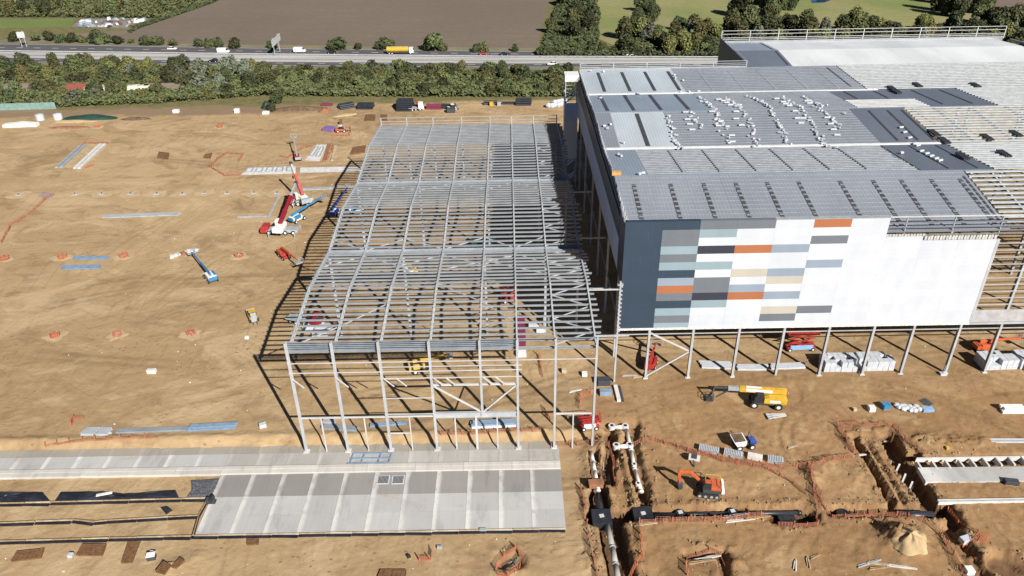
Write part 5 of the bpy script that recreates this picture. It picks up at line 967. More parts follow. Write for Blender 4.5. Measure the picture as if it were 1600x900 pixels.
# site cabins, tents and sheeting at the far left
tn = thing('storage_tent', 'white storage tent at the far left of the site', 'tent', (*(-176.66, 271.48), 0), .04); MB().prism([(-6, 0), (6, 0), (6, 1.0), (0, 1.5), (-6, 1.0)], -1.2, 1.2).build('canopy', white, tn)
for k, (x, y) in enumerate([(-173.29, 278.45), (-166.85, 278.84)]): tt = thing('water_tank', ['pale round tank left of the dark sheeted heap', 'pale round tank touching the dark sheeted heap'][k], 'tank', (x, y, 0)); MB().cyl((0, 0, 0), (0, 0, 2.0), 1.5, 16).build('shell', concrete_l if k else wrap, tt); MB().cyl((0, 0, 2.0), (0, 0, 2.3), 1.5, 16, .3).build('roof', wrap, tt)
gf = thing('green_hoarding', 'long pale green hoarding at the far left edge of the site', 'hoarding', (*(-184.04, 291.15), 0), ang((-210.07, 290.23), (-172.04, 291.28)))
hm = MB().b2(0, 2.35, -.06, .06, 0, 2.6).mesh('hoarding_panel', teal); L = dist((-210.07, 290.23), (-172.04, 291.28))
for i in range(int(L / 2.4)): inst('hoarding_panel', hm, gf, (-L * .68 + i * 2.4, (.03 if i % 2 else 0), 0))
def heap(name, label, c, rx, ry, h, m1, cat, rz=0.0):
    mb = MB(); n = 20; rings = 6
    for k in range(rings):
        u = k / rings
        for i in range(n):
            a_ = 6.2832 * i / n; s = (1 - u) * random.uniform(.88, 1.12); mb.v.append((rx * s * math.cos(a_), ry * s * math.sin(a_), h * (1 - (1 - u) ** 1.6) * random.uniform(.85, 1.1) if k else -.1))
    mb.v.append((0, 0, h))
    for k in range(rings - 1):
        for i in range(n): j = (i + 1) % n; mb.f.append((k * n + i, k * n + j, (k + 1) * n + j, (k + 1) * n + i))
    for i in range(n): mb.f.append(((rings - 1) * n + i, (rings - 1) * n + (i + 1) % n, rings * n))
    return one(name, mb, m1, label, cat, None, (*c, gz(*c)), rz, True)
heap('sheeted_heap', 'long heap under dark green sheeting at the far left', (-155.03, 278.95), 11, 2.2, 1.6, green_m, 'heap'); heap('soil_heap', 'dark hollow soil heap right of the sheeted one', (-137.49, 277.28), 6, 1.6, .8, soil_m, 'heap'); heap('soil_heap', 'red soil heap at the back left of the site', (-68.86, 282.53), 2.6, 2, 1.3, redsoil, 'heap'); heap('sand_heap', 'bright sand bank beneath the sheeted heap', (-159.33, 275.54), 9, 1.4, .7, sand_m, 'heap')
heap('green_mound', 'dark green netted mound beside the shrubs', (-92.26, 288.46), 2.2, 2.6, 2.6, green_m, 'mound'); heap('sand_heap', 'pale sand heap right of the red soil heap', (-60.55, 277.58), 5, 1.6, .6, sand_m, 'heap', .4); heap('soil_heap', 'long brown topsoil bank along the back of the site', (-78.87, 285.38), 12, 2.2, 1.4, soil_m, 'heap'); heap('soil_heap', 'low reddish soil bank at the far left', (-158.11, 269.13), 8, 1.5, .5, redsoil, 'heap')
def ridged(label, c, r, h):
    mb = MB(); n = 54; rings = 9
    for k in range(rings):
        u = k / rings
        for i in range(n):
            a_ = 6.2832 * i / n; g = .07 * math.sin(a_ * 5 + 1.8 * noise.noise(Vector((math.cos(a_) * 3, math.sin(a_) * 3, 1)))) * (1 - u) * (1 if -2.4 < math.atan2(math.sin(a_), math.cos(a_)) < .4 else .15) + .10 * noise.noise(Vector((math.cos(a_) * 2.3, math.sin(a_) * 2.3, u * 3)))
            s = (1 - u) * (1 + .06 * noise.noise(Vector((math.cos(a_) * 2, math.sin(a_) * 2, u * 2)))); zz = h * (1 - (1 - u) ** 1.7) * (1 + g * 3) + .10 * noise.noise(Vector((math.cos(a_) * s * 6, math.sin(a_) * s * 6, 5)))
            mb.v.append((r * s * (1 + g) * math.cos(a_), r * .9 * s * (1 + g) * math.sin(a_), zz if k else -.3))
    mb.v.append((0, 0, h * .97))
    for k in range(rings - 1):
        for i in range(n): j = (i + 1) % n; mb.f.append((k * n + i, k * n + j, (k + 1) * n + j, (k + 1) * n + i))
    for i in range(n): mb.f.append(((rings - 1) * n + i, (rings - 1) * n + (i + 1) % n, rings * n))
    return one('sand_heap', mb, sand_m, label, 'heap', None, (*c, gz(*c) - .9), 0, True)
ridged('tall sand pile with digging grooves at the lower right', (56.54, 76.33), 2.7, 1.6)
crate('small white cabin on the verge at left centre', (-101.81, 282.81), (1.8, 1.4, 1.6), white, 'cabin'); crate('pale cabin box on the topsoil strip', (-125.09, 284.07), (2.2, 1.6, 1.2), white, 'cabin'); crate('white container on the verge beside the green mound', (-90.44, 280.68), (2.4, 1.6, 1.0), white, 'container')
# foundation strips, pads and pile caps
def strip(label, P, ht, m1, name='foundation_strip', frames=0):
    t = thing(name, label, 'foundation', (*P[0], 0)); MB().slab([(p[0] - P[0][0], p[1] - P[0][1]) for p in P], -.1, ht).build('blinding', m1, t)
    A, B = Vector((*P[0], 0)), Vector((*P[1], 0)); C_, D_ = Vector((*P[3], 0)), Vector((*P[2], 0)); o0 = Vector((*P[0], 0))
    for k in range(frames):
        u, v = (k + .15) / frames, (k + .75) / frames; q = [A.lerp(B, u).lerp(C_.lerp(D_, u), .25), A.lerp(B, v).lerp(C_.lerp(D_, v), .25), A.lerp(B, v).lerp(C_.lerp(D_, v), .8), A.lerp(B, u).lerp(C_.lerp(D_, u), .8)]
        for a_, b_ in zip(q, q[1:] + q[:1]): MB().beam(a_ - o0 + Vector((0, 0, ht + .2)), b_ - o0 + Vector((0, 0, ht + .2)), .22, .4).build('shutter', prime, t)
    return t
pale = mat('blinding_concrete', (.58, .57, .56), .85, 0, .2, .6)
strip('pale foundation strip with grey shutters behind the red boom', [(-82.43, 221.59), (-65.8, 221.87), (-67.15, 227.68), (-82.1, 227.29)], .08, pale, frames=5); strip('long pale foundation strip running into the steel frame', [(-64.53, 222.33), (-45.74, 223.03), (-46.33, 226.73), (-65.49, 226.54)], .06, pale); strip('pale foundation ladder at the left back of the site', [(-143.65, 230.08), (-133.72, 229.63), (-135.85, 251.01), (-145.64, 251.49)], .05, sand_m, frames=0)
for k, (a, b) in enumerate((((-142.41, 230.02), (-144.16, 250.18)), ((-136.1, 228.67), (-137.79, 250.49)))): beams(['left grey shutter row of the foundation ladder', 'right grey shutter row of the foundation ladder'][k], a, b, 2, .9, pale if k else prime, 1, .5, 'shutter_row', .4, False, 'shutters')
strip('grey pad with shutters behind the pale foundation strip', [(-65.33, 233.03), (-60.55, 231.7), (-61.08, 246.75), (-64.55, 246.92)], .05, pale, frames=2)
for k, (a, b) in enumerate((((-58.91, 231.63), (-60.22, 246.71)), ((-56.44, 231.51), (-57.82, 245.38)))): beams(['left rusty shutter row beside the grey pad', 'right pale shutter row beside the grey pad'][k], a, b, 1, .9, (redsoil, plywood)[k], 1, .2, 'shutter_row', .35, False, 'shutters')
pad_m = mat('pad_concrete', (.40, .38, .36), .9, 0, .2, 1.0); halo = mat('pale_trampled_sand', (.44, .325, .185), .95, 0, .15, .5, bump=.4)
for k, (x, y) in enumerate([(-110.89, 208.32), (-103.1, 207.99), (-95.51, 207.67), (-89.05, 207.86), (-82.43, 207.58), (-74.51, 207.25), (-67.73, 206.96), (-143.87, 208.78), (-127.27, 208.55), (-119.47, 208.68)]):
    t = thing('pile_cap', 'small grey pile cap on a pale sand pad in the row across the left sand', 'pile cap', (x, y, .03), .15 * (k % 3), 'row of pile caps'); n = 14
    MB().add([(3.6 * random.uniform(.6, 1.25) * math.cos(6.283 * i / n) , 3.0 * random.uniform(.6, 1.25) * math.sin(6.283 * i / n), gz(x, y) + .04) for i in range(n)] + [(0, 0, gz(x, y) + .10)], [(i, (i + 1) % n, n) for i in range(n)]).build('trampled_pad', halo, t)
    MB().box((0, 0, gz(x, y) + .12), (1.5, 1.3, .2)).build('cap', pad_m, t); MB().cyl((.1, 0, .1), (.1, 0, .55), .16, 8).build('bolt_cluster', darksteel, t)
    if k == 7 or k == 8: pass
sp_ = flat('gravel_patch', [(-137.93, 208.54), (-137.04, 210.81), (-134.05, 209.75), (-132.84, 206.96), (-134.79, 205.69)], .03, .06, mat('mauve_gravel', (.30, .25, .23), .9, 0, .3, 2), 'mauve gravel patch on the left sand', 'gravel', None, .05)

# ------------------------------------------------------------------ orange barrier fences
post_me = MB().b2(-.06, .06, -.06, .06, 0, 1.15).mesh('post', net_m); foot_me = MB().b2(-.35, .35, -.12, .12, 0, .14).mesh('foot', black)
def fence(label, P, m1=netb_m, hgt=.95, step=2.2):
    t = thing('barrier_fence', label, 'barrier', (*P[0][:2], 0)); mb = MB(); ox, oy = P[0][:2]
    for a, b in zip(P[:-1], P[1:]):
        n = max(1, int(round(dist(a, b) / step)))
        for i in range(n):
            q0 = (a[0] + (b[0] - a[0]) * i / n, a[1] + (b[1] - a[1]) * i / n); q1 = (a[0] + (b[0] - a[0]) * (i + 1) / n, a[1] + (b[1] - a[1]) * (i + 1) / n)
            z0, z1 = gz(*q0), gz(*q1); z0 = max(z0, -1.2); z1 = max(z1, -1.2); lean = random.uniform(-.35, .35); nx_, ny_ = -(q1[1] - q0[1]), q1[0] - q0[0]; L = math.hypot(nx_, ny_) or 1; nx_, ny_ = nx_ / L * lean, ny_ / L * lean
            inst('post', post_me, t, (q0[0] - ox, q0[1] - oy, z0), rot=(random.uniform(-.15, .15), random.uniform(-.15, .15), 0))
            for k in range(5):
                h0 = .08 + hgt * k / 4.5; s = h0 * random.uniform(.9, 1.05)
                mb.beam((q0[0] - ox + nx_ * s, q0[1] - oy + ny_ * s, z0 + s), (q1[0] - ox + nx_ * s, q1[1] - oy + ny_ * s, z1 + h0), .025, .045)
            for k in range(5):
                u = (k + .5) / 5; x, y = q0[0] + (q1[0] - q0[0]) * u - ox, q0[1] + (q1[1] - q0[1]) * u - oy; z = z0 + (z1 - z0) * u; mb.beam((x, y, z + .05), (x + nx_ * hgt, y + ny_ * hgt, z + hgt), .045, .025)
    mb.build('net', m1, t); return t
fence('orange barrier along the left side of the deep trench', [(10.39, 89.44), (10.71, 84.97), (10.82, 79.92), (11.02, 75.22), (11.35, 71.36)]); fence('orange barrier from the frame corner down beside the trench', [(10.7, 99.44), (16.03, 99.31), (16.31, 96.17), (16.1, 91), (16.14, 88.89)]); fence('orange barrier running right from the pipe trench past the pallet row', [(20.1, 98.73), (23.42, 99.13), (27.45, 97.45), (30.27, 95.53), (36.23, 93.88), (43.09, 92.24), (48.14, 92.42)]); fence('second orange barrier line below the pallet row', [(28.9, 96.64), (34.14, 93.93), (40.9, 91.86), (44.11, 88.94), (45.41, 86.18)])
fence('orange barrier loop at the junction right of the pallet row', [(47.52, 92.43), (46.9, 88.18), (46.02, 84.18), (44.91, 80.16), (41.23, 79.99), (38.79, 79.8)]); fence('orange barrier down the left of the diagonal trenches', [(47.52, 92.43), (47.16, 87.49), (47.25, 83.51), (47.71, 82.09), (54.8, 81.68)]); fence('orange barrier around the head of the diagonal trenches', [(56.32, 95.51), (56.01, 98.32), (56.04, 101.89), (60.56, 102.11), (65.36, 101.66), (66.11, 98.39), (67.61, 94.63)]); fence('orange barrier from the junction up to the narrow trench', [(48.14, 92.42), (51.87, 93.51), (55.96, 94.31)])
fence('orange barrier below the long black pipe', [(18.54, 81.22), (23.36, 81.24), (28.17, 81.26), (33.08, 81.66), (38.98, 82.03)]); fence('orange barrier right of the lower trench', [(18.32, 80.98), (18.34, 77.37), (18.17, 75.07), (15.78, 71.81)], net_m); fence('orange barrier around the small pit at the lower edge', [(23.71, 71.65), (24.34, 75.17), (27.98, 76.24), (29.53, 75.74), (29.76, 73.71)]); fence('orange barrier below the diagonal trenches', [(47.9, 82.09), (51.5, 81.88), (57.19, 81.63), (60.6, 80.68), (62.1, 77.86), (62.13, 74.16), (61.82, 70.89)])
fence('orange barrier beside the lower right pit', [(66.29, 83.47), (66.47, 80.93), (67.2, 77.75), (68.61, 76.9)], net_m); fence('orange barrier across the lower right pit', [(64.79, 76.16), (68.42, 76.55)], net_m); fence('orange net round the rubbish pit below the apron', [(-3.03, 73.83), (-1.66, 76.39), (-0.16, 77.76), (0.75, 76.34), (0.35, 74.31), (-1.21, 72.69), (-2.75, 73.05)], net_m); fence('small orange net right of the black bucket', [(-14.13, 75.85), (-12.48, 75.93), (-12.54, 77.78)], net_m)
fence('orange barrier run at the right of the front door opening', [(6.21, 99.23), (9.28, 99.47), (11, 100.4)], netb_m); fence('broken orange barrier along the bank behind the frame front', [(-12.71, 101.64), (-7.18, 101.66), (-0.53, 101.99), (5.02, 101.85)]); fence('orange barrier chain inside the frame at the front right', [(4.99, 124.5), (5.34, 120.48), (5.58, 117.42)], net_m); fence('curved orange barrier behind the right front column', [(14.34, 112.16), (12.39, 111.46), (11.73, 107.84)], net_m); fence('orange barrier stub beside the right front column', [(5.63, 108), (6.37, 104.5)], net_m)
fence('orange barrier line along the bank at the far left', [(-81.13, 101.06), (-74.73, 101.55), (-68.22, 101.87), (-61.56, 101.87)], netb_m, .6); fence('orange barrier corner near the grey plate stacks', [(-78.59, 105.63), (-78.93, 107.54), (-77.15, 107.67)], net_m); fence('orange barrier line slanting over the left sand', [(-131.47, 177.93), (-134.63, 188.52), (-133.94, 192.06), (-133.22, 197.38), (-134.08, 206.11), (-133.01, 208.79)], netb_m); fence('orange barrier right of the foundation ladder', [(-134.09, 229.11), (-131.83, 231.7)], net_m); fence('orange barrier at the top of the foundation ladder', [(-145.34, 247.2), (-144.38, 252.05), (-136.13, 251.64)], netb_m)
fence('orange barrier triangle left of the pale foundation strip', [(-94.08, 228.37), (-93.66, 236.58), (-92.21, 239.94), (-86.77, 238.53), (-86.19, 232.34)], netb_m); fence('orange barrier before the pale foundation strip', [(-93.9, 227.83), (-87.29, 220.79), (-82.28, 221.08)], netb_m); fence('orange barrier round the white roofed telehandler', [(-60.92, 254.87), (-54.82, 255.2), (-55.96, 263.19), (-59.05, 264.02)], net_m); fence('orange barrier behind the pale foundation strip', [(-73.9, 236.22), (-71.11, 234.97), (-69.88, 241.21), (-65.59, 245.76)], netb_m); fence('orange barrier right of the grey pad', [(-58.1, 232.69), (-58.25, 245.4)], netb_m)
def ring(label, c, r):
    n = 16; pd = MB().add([(3.4 * r / 1.3 * random.uniform(.6, 1.2) * math.cos(6.283 * i / n), 2.3 * random.uniform(.6, 1.2) * math.sin(6.283 * i / n), 0) for i in range(n)] + [(0, 0, .10)], [(i, (i + 1) % n, n) for i in range(n)])
    n = 6; ft = fence(label, [(c[0] + r * math.cos(6.283 * i / n), c[1] + r * .85 * math.sin(6.283 * i / n)) for i in range(n + 1)], net_m, .9, 3)
    pd.build('trampled_pad', halo, ft).location = (-r, 0, gz(*c) + .02)
ring('ring of orange barriers left of the other two on the open sand', (-95.87, 134.25), 0.95); ring('ring of orange barriers in the middle of the open sand', (-82.76, 134.34), 0.95); ring('ring of orange barriers on the open sand nearest the frame', (-67.25, 134.11), 0.95); ring('small orange barrier ring right of the blue boom lift', (-67.31, 168.37), 0.95); ring('orange barrier ring left of the blue beam bundles', (-111.5, 169.28), 1.2); ring('orange barrier ring right of the blue beam bundles', (-96.27, 169.4), 1.2); ring('orange barrier ring at the left picture edge', (-125.9, 169.13), 1.2); ring('orange barrier ring in the far left of the sand', (-103.07, 266.29), 0.95); ring('orange barrier ring in the row of far pads', (-147.96, 268.61), 1.0)
for k, (x, y) in enumerate([(-82.76, 134.34), (-67.25, 134.11), (-67.51, 169.04)]): one('pile_cap', MB().box((0, 0, .15), (1.1, 1.0, .3)).cyl((0, 0, .3), (0, 0, .7), .2, 8), pad_m, ['grey pile cap inside the middle barrier ring', 'grey pile cap inside the barrier ring nearest the frame', 'grey pile cap inside the ring right of the blue boom lift'][k], 'pile cap', None, (x, y, gz(x, y)))
for k, (x, y) in enumerate([(-83.13, 169.6), (-81.92, 170.23), (-84.05, 168.63), (-80.83, 171.2), (-79.44, 171.83)]): one('rubbish_heap', MB().box((0, 0, .3), (1.1, .9, .6), k).box((.6, .3, .2), (.9, .5, .4), k + .7), (wrap, redsoil, concrete_l, white, wrap)[k], ['white sack beside the basket of the lone blue boom lift', 'red bundle beside the basket of the lone blue boom lift', 'grey bundle left of the basket of the lone blue boom lift', 'white crate above the lone blue boom', 'white wrapped box right of the basket of the lone blue boom lift'][k], 'bundle', None, (x, y, gz(x, y)))

# ------------------------------------------------------------------ loose packs on the warehouse roof
pack = MB().box((0, 0, .22), (.85, .38, .28)).mesh('insulation_pack', insul); packs = MB().box((0, 0, .25), (.42, .34, .28)).mesh('insulation_pack', insul)
def rows(label, group, P, n, long=0):
    for a, b in zip(P[:-1], P[1:]):
        for i in range(n):
            u = i / n; x, y = a[0] + (b[0] - a[0]) * u + random.gauss(0, .42), a[1] + (b[1] - a[1]) * u + random.gauss(0, .3)
            z = wroof(y) + .12; o = inst('insulation_pack', pack if (long or random.random() < .25) else packs, None, (x, y, z), random.uniform(-.9, 1.2), (random.uniform(.7, 1.5), random.uniform(.8, 1.2), random.uniform(.7, 1.3))); tag(o, label, 'insulation pack', group)
lab = ['white insulation pack in the first long row on the roof, left', 'white insulation pack in the second row on the roof', 'white insulation pack in the third row on the roof', 'white insulation pack in the fourth row on the roof', 'white insulation pack in the fifth row on the roof', 'white insulation pack in the rightmost row on the roof']
for k, (P, n) in enumerate((([(36.03, 169.38), (35.46, 162.46), (35.19, 155.2), (35.77, 151.36)], 9), ([(42.04, 171.79), (41.91, 166.41), (41.83, 162.13)], 7), ([(46.9, 185.29), (47.35, 177.67), (47.47, 170.58), (46.84, 166.15), (46.93, 161.87), (45.46, 153.15)], 6), ([(52.6, 184.96), (53.29, 177.34), (53.46, 173.97), (53.48, 168), (53.36, 162.38), (52.06, 156.72), (51.56, 152.09)], 6),
                          ([(58.88, 185.64), (60.2, 180.42), (60.17, 173.6), (59.48, 165.48), (59.35, 159.17), (58.3, 153.29)], 8), ([(66.24, 184.17), (66.77, 178.06), (66.83, 171.83), (66.75, 165.97), (66.11, 158.82), (65.91, 153.68), (66.53, 150.99)], 7))): rows(lab[k], 'insulation packs row %d' % (k + 1), P, n)
rows('white insulation pack in the row right of the middle of the roof', 'insulation packs row 7', [(71.73, 183.85), (71.48, 176.81), (73.12, 173.84)], 8); rows('white insulation pack in the short row near the roof middle', 'insulation packs row 8', [(70.94, 173.96), (71.81, 170.18), (72.02, 164.82), (71.85, 160.59)], 6)
for P in [(40.35, 171.42), (39.97, 167.39), (40, 164.77), (39.94, 161.81), (50.73, 182.99), (51.58, 181.41), (51.84, 179.39), (51.98, 176.92), (51.87, 171.26), (50.84, 167.26), (51.2, 163.76), (47.76, 158.54), (46.49, 167.04), (46.09, 163.6), (64.71, 182.7), (65.15, 179.14), (64.99, 177.17), (65.27, 175.22), (65.24, 171), (64.51, 166.97), (65.78, 166.91), (64.5, 164.35), (71.13, 167.06), (70.73, 163.6), (70.35, 160.66), (70.12, 157.81), (70.99, 179.81), (70.76, 177.34), (46.38, 171.55), (47.1, 155.39)]:
    o = inst('insulation_pack', pack, None, (P[0], P[1], wroof(P[1]) + .12), random.uniform(-.05, .05), (1.5, 1, 1)); tag(o, 'long white insulation pack lying between the rows on the roof', 'insulation pack', 'insulation packs laid between rows')
for k, P in enumerate([(32.99, 190.38), (32.44, 190.96), (43.54, 191.96), (45.44, 191.85), (48.11, 192.25), (20.99, 164.48), (21.54, 163.17), (22.49, 165.25), (24.07, 155.75), (25.17, 135.8), (24.35, 135.21), (22.18, 148.35), (22.43, 147.26), (22.68, 186.68), (20.55, 118.59), (20.65, 117.84), (28.48, 118.03), (75.75, 169.06), (78.69, 146.02), (44.57, 206.72), (45.96, 201.68), (44.27, 204.24), (22.6, 211.98), (26.01, 211.11)]):
    o = inst('insulation_pack', packs, None, (P[0], P[1], wroof(P[1]) + .1), k * .7, (1.5, 1.3, 1.2)); tag(o, 'stray white pack left on the pale roof area', 'insulation pack', 'stray packs on the roof')
ob = one('timber_box', MB().b2(-.8, .8, -.5, .5, 0, .6).b2(-.9, -.8, -.5, .5, 0, .9), mat('tan_ply', (.55, .30, .10), .7), 'orange tan box at the left edge of the warehouse roof', 'box', None, (*(20.08, 135.71), wroof((20.08, 135.71)[1]) + .1))
for k, P in enumerate([(83.23, 147.23), (83.42, 145.44), (83.47, 143.68), (83.53, 141.96), (83.62, 140.6), (85.26, 161.15), (84.99, 158.68), (84.82, 155.87), (84.48, 152.76), (84.44, 151.24)]): tag(inst('insulation_pack', pack, None, (P[0], P[1], wroof(P[1]) + .1), .4, (1.3, 1, 1)), 'white pack along the edge of the smooth slate roof area', 'insulation pack', 'packs on the slate roof')
for k, P in enumerate([(96.5, 191.59), (95.95, 187.76), (104.03, 193.98), (118.35, 193.11), (90.77, 157.57), (91.19, 153.97), (100.75, 155.07), (107.74, 156.71), (89.06, 142.73), (97.97, 144.04)]):
    t = thing('purlin_bundle', 'dark bundle of purlins lying on the open roof steel', 'steel bundle', (P[0], P[1], wroof(P[1]) + .35), 0, 'bundles on the open roof'); 
    for j in range(4): MB().beam((j * .35 - .5, -1.8, .1), (j * .35 - .5, 1.8, .1), .22, .3).build('purlin', darksteel, t)

# ------------------------------------------------------------------ trees and shrubs
def crown_mesh(seed, rx, rz_, n, leaf, mt, lobes=7, base=.25):
    rnd = random.Random(seed); L = []
    for i in range(lobes):
        a_ = rnd.uniform(0, 6.283); rr = rnd.uniform(.1, .62) * rx; L.append((rr * math.cos(a_), rr * math.sin(a_), rnd.uniform(base, .75) * rz_, rnd.uniform(.38, .62) * rx))
    L.append((0, 0, .55 * rz_, .6 * rx)); vs, fs = [], []
    for i in range(n):
        cx, cy, cz, r = rnd.choice(L); d = Vector((rnd.gauss(0, 1), rnd.gauss(0, 1), rnd.gauss(.15, 1))).normalized(); k = r * rnd.uniform(.72, 1.08)
        p = Vector((cx, cy, cz)) + Vector((d.x * k, d.y * k, d.z * k * rz_ / (2 * rx) * 1.3)); nrm = (d + Vector((rnd.gauss(0, .55), rnd.gauss(0, .55), rnd.gauss(0, .55)))).normalized()
        u = nrm.orthogonal().normalized(); v = nrm.cross(u); t_ = rnd.uniform(0, 6.28); u, v = u * math.cos(t_) + v * math.sin(t_), v * math.cos(t_) - u * math.sin(t_); s = leaf * rnd.uniform(.6, 1.3); o = len(vs)
        vs += [p + u * s, p + v * s * .8, p - u * s, p - v * s * .8 + nrm * s * .25]; fs.append((o, o + 1, o + 2, o + 3))
    return MB().add(vs, fs).mesh('crown', mt)
def trunk_mesh(h, r):
    mb = MB().cyl((0, 0, 0), (.05, .05, h * .6), r, 7, r * .6)
    for a_ in (.4, 2.4, 4.5): mb.cyl((.03, .03, h * .35), (h * .22 * math.cos(a_), h * .22 * math.sin(a_), h * .75), r * .5, 5, r * .15)
    return mb.mesh('trunk', bark)
CR = {}
for k, (mt, sh) in enumerate([(0, 'tree'), (1, 'tree'), (2, 'tree'), (0, 'shrub'), (1, 'shrub'), (2, 'shrub'), (3, 'shrub'), (0, 'tree'), (1, 'tree'), (1, 'shrub'), (3, 'tree'), (0, 'shrub')]):
    CR.setdefault(sh, []).append((crown_mesh(50 + k, 3.1 if sh == 'tree' else 2.4, 6.8 if sh == 'tree' else 3.8, 1900 if sh == 'tree' else 1000, .38 if sh == 'tree' else .30, LEAF[mt], 8 if sh == 'tree' else 6, .25 if sh == 'tree' else .1), mt))
TRK = trunk_mesh(6, .22)
MTN = ['dark green', 'mid green', 'yellow green', 'grey green']
def plant(sh, x, y, s, label, group, pick=None):
    L = CR[sh]; me_, mt = random.choice(L) if pick is None else random.choice([q for q in L if q[1] in pick])
    t = thing('tree' if sh == 'tree' else 'shrub', MTN[mt] + ' ' + label, sh, (x, y, 0), random.uniform(0, 6.28), MTN[mt] + ' ' + group)
    sx = s * random.uniform(.85, 1.2); inst('crown', me_, t, (0, 0, .3 if sh == 'tree' else -.3), 0, (sx, sx, s * random.uniform(.85, 1.15))); inst('trunk', TRK, t, (0, 0, 0), 0, (s, s, s if sh == 'tree' else s * .4))
def inpoly(x, y, P):
    c = False
    for (x0, y0), (x1, y1) in zip(P, P[1:] + P[:1]):
        if (y0 > y) != (y1 > y) and x < (x1 - x0) * (y - y0) / (y1 - y0) + x0: c = not c
    return c
def scatter(P, n, sh, s0, s1, label, group, pick=None, mind=2.5):
    xs_ = [p[0] for p in P]; ys_ = [p[1] for p in P]; done = []; tries = 0
    while len(done) < n and tries < n * 60:
        tries += 1; x, y = random.uniform(min(xs_), max(xs_)), random.uniform(min(ys_), max(ys_))
        if not inpoly(x, y, P) or any((x - a_) ** 2 + (y - b_) ** 2 < mind ** 2 for a_, b_ in done): continue
        done.append((x, y)); plant(sh, x, y, random.uniform(s0, s1), label, group, pick)
# belt between the site and the motorway (left part has taller trees)
scatter([(-235.21, 331.74), (-220.4, 334.77), (-167.16, 333.46), (-107.57, 327.82), (-100.88, 303.69), (-136.7, 297.36), (-172.89, 294.51), (-213.04, 295.13)], 85, 'shrub', .8, 1.7, 'shrub in the belt along the left back edge of the site', 'shrubs of the left belt', None, 3.2)
scatter([(-245.44, 348.63), (-228.81, 349.7), (-110.68, 339.04), (-104.37, 316.29), (-159.34, 321.43), (-232.79, 327.74)], 52, 'tree', .8, 1.25, 'tree in the belt below the left motorway', 'trees of the left belt', None, 3.6)
scatter([(-108.68, 331.82), (-39.11, 323.6), (28.93, 316.58), (27.25, 296.3), (-36.86, 300.85), (-101.37, 305.44)], 82, 'shrub', .8, 1.5, 'shrub in the belt behind the steel frame', 'shrubs of the right belt', (0, 1, 2), 3.0)
scatter([(-111.27, 341.15), (-40.09, 333.55), (29.81, 327.13), (28.85, 315.65), (-38.92, 321.68), (-107.57, 327.82)], 60, 'shrub', .9, 1.6, 'taller shrub on the bank below the motorway', 'shrubs on the motorway bank', (0, 1), 3.0)
scatter([(-111.27, 341.15), (-40.09, 333.55), (29.81, 327.13), (28.4, 310.16), (-38.17, 314.16), (-105.42, 320.06)], 18, 'tree', .5, .85, 'young tree on the bank below the motorway', 'young trees on the bank', None, 5)
plant('shrub', *(-89.18, 294.68), 1.3, 'shrub beside the netted mound', 'shrub by the mound', (0,)); plant('shrub', *(-89.71, 285.2), .8, 'small shrub touching the netted mound', 'small shrub by the mound', (0,))
# hedgerow beyond the motorway and single bushes
for (x, y, s) in [(-253.19, 404.65, 1.5), (-241.29, 403.79, 1.2), (-234.5, 403.3, 1.3), (-226.34, 399.99, 1.3), (-221.31, 399.62, 1.4), (-215.62, 397.87, 1.2), (-206.66, 395.89, 1.8), (-202.73, 394.28, 1.4), (-195.48, 393.77, 1.2), (-189.13, 394.64, 0.8), (-180.25, 390.06, 1.3), (-175.37, 389.71, 1.4), (-173.28, 390.87, 1.2), (-165.12, 387.69, 1), (-151.32, 384.15, 1.2), (-146.52, 383.82, 1.3), (-141.73, 383.48, 1.4), (-133.37, 381.63, 1.5), (-114.99, 379.08, 1), (-80.75, 374.22, 2), (-82.91, 374.37, 1.4), (-71.48, 373.57, 0.9), (-59.79, 372.76, 1.6), (-58.11, 373.87, 1.7), (-34.52, 368.58, 2.2), (-31.49, 368.37, 1.4), (-14.86, 366.02, 1.3), (-11.86, 365.81, 1.1), (3.08, 364.78, 1)]: plant('shrub', x, y + 3, s, 'bush standing along the far side of the motorway', 'bushes beyond the motorway', (0, 1))
scatter([(-335.19, 472.03), (-273.42, 468.73), (-206.43, 459.71), (-197.5, 455.54), (-188.07, 503.41), (-195.44, 558.08), (-402.63, 578.35)], 44, 'tree', .9, 1.5, 'tree in the wood at the upper left', 'trees of the upper left wood', None, 5)
scatter([(17.29, 382.45), (23.07, 421.65), (31.86, 462.91), (37.36, 547.42), (56.47, 545.51), (49.94, 452.41), (45.57, 391), (40.73, 368.2), (19.62, 367.24)], 20, 'tree', 1.1, 1.9, 'tall tree in the clump at the corner of the ploughed field', 'trees of the field corner clump', (0, 1), 4.0)
scatter([(47.63, 362.9), (61.27, 396.71), (70.31, 403.11), (77.02, 386), (86.91, 404.73), (99.1, 408.18), (102.29, 386.82), (122.01, 413.88), (147.79, 444.18), (144.78, 412.09), (162.2, 396.11), (200.63, 396.02), (224.68, 405.8), (257.87, 418.52), (274.68, 401.87), (236.32, 338.66), (47.97, 353.57)], 92, 'tree', .9, 1.6, 'tree in the wood behind the warehouse', 'trees behind the warehouse', None, 4.2)
scatter([(13.55, 365.26), (46.43, 365.38), (99.32, 361.71), (97.63, 354.78), (13.38, 360.53)], 30, 'shrub', .8, 1.3, 'hedge shrub on the far motorway bank near the warehouse', 'hedge shrubs far bank', (0, 1), 2.5)
scatter([(64.9, 410.82), (76.32, 464.59), (86.08, 478.97), (79.2, 433.05), (70.95, 403.06)], 9, 'tree', .9, 1.2, 'tree in the short row jutting into the meadow', 'trees jutting into the meadow', (0,), 3)
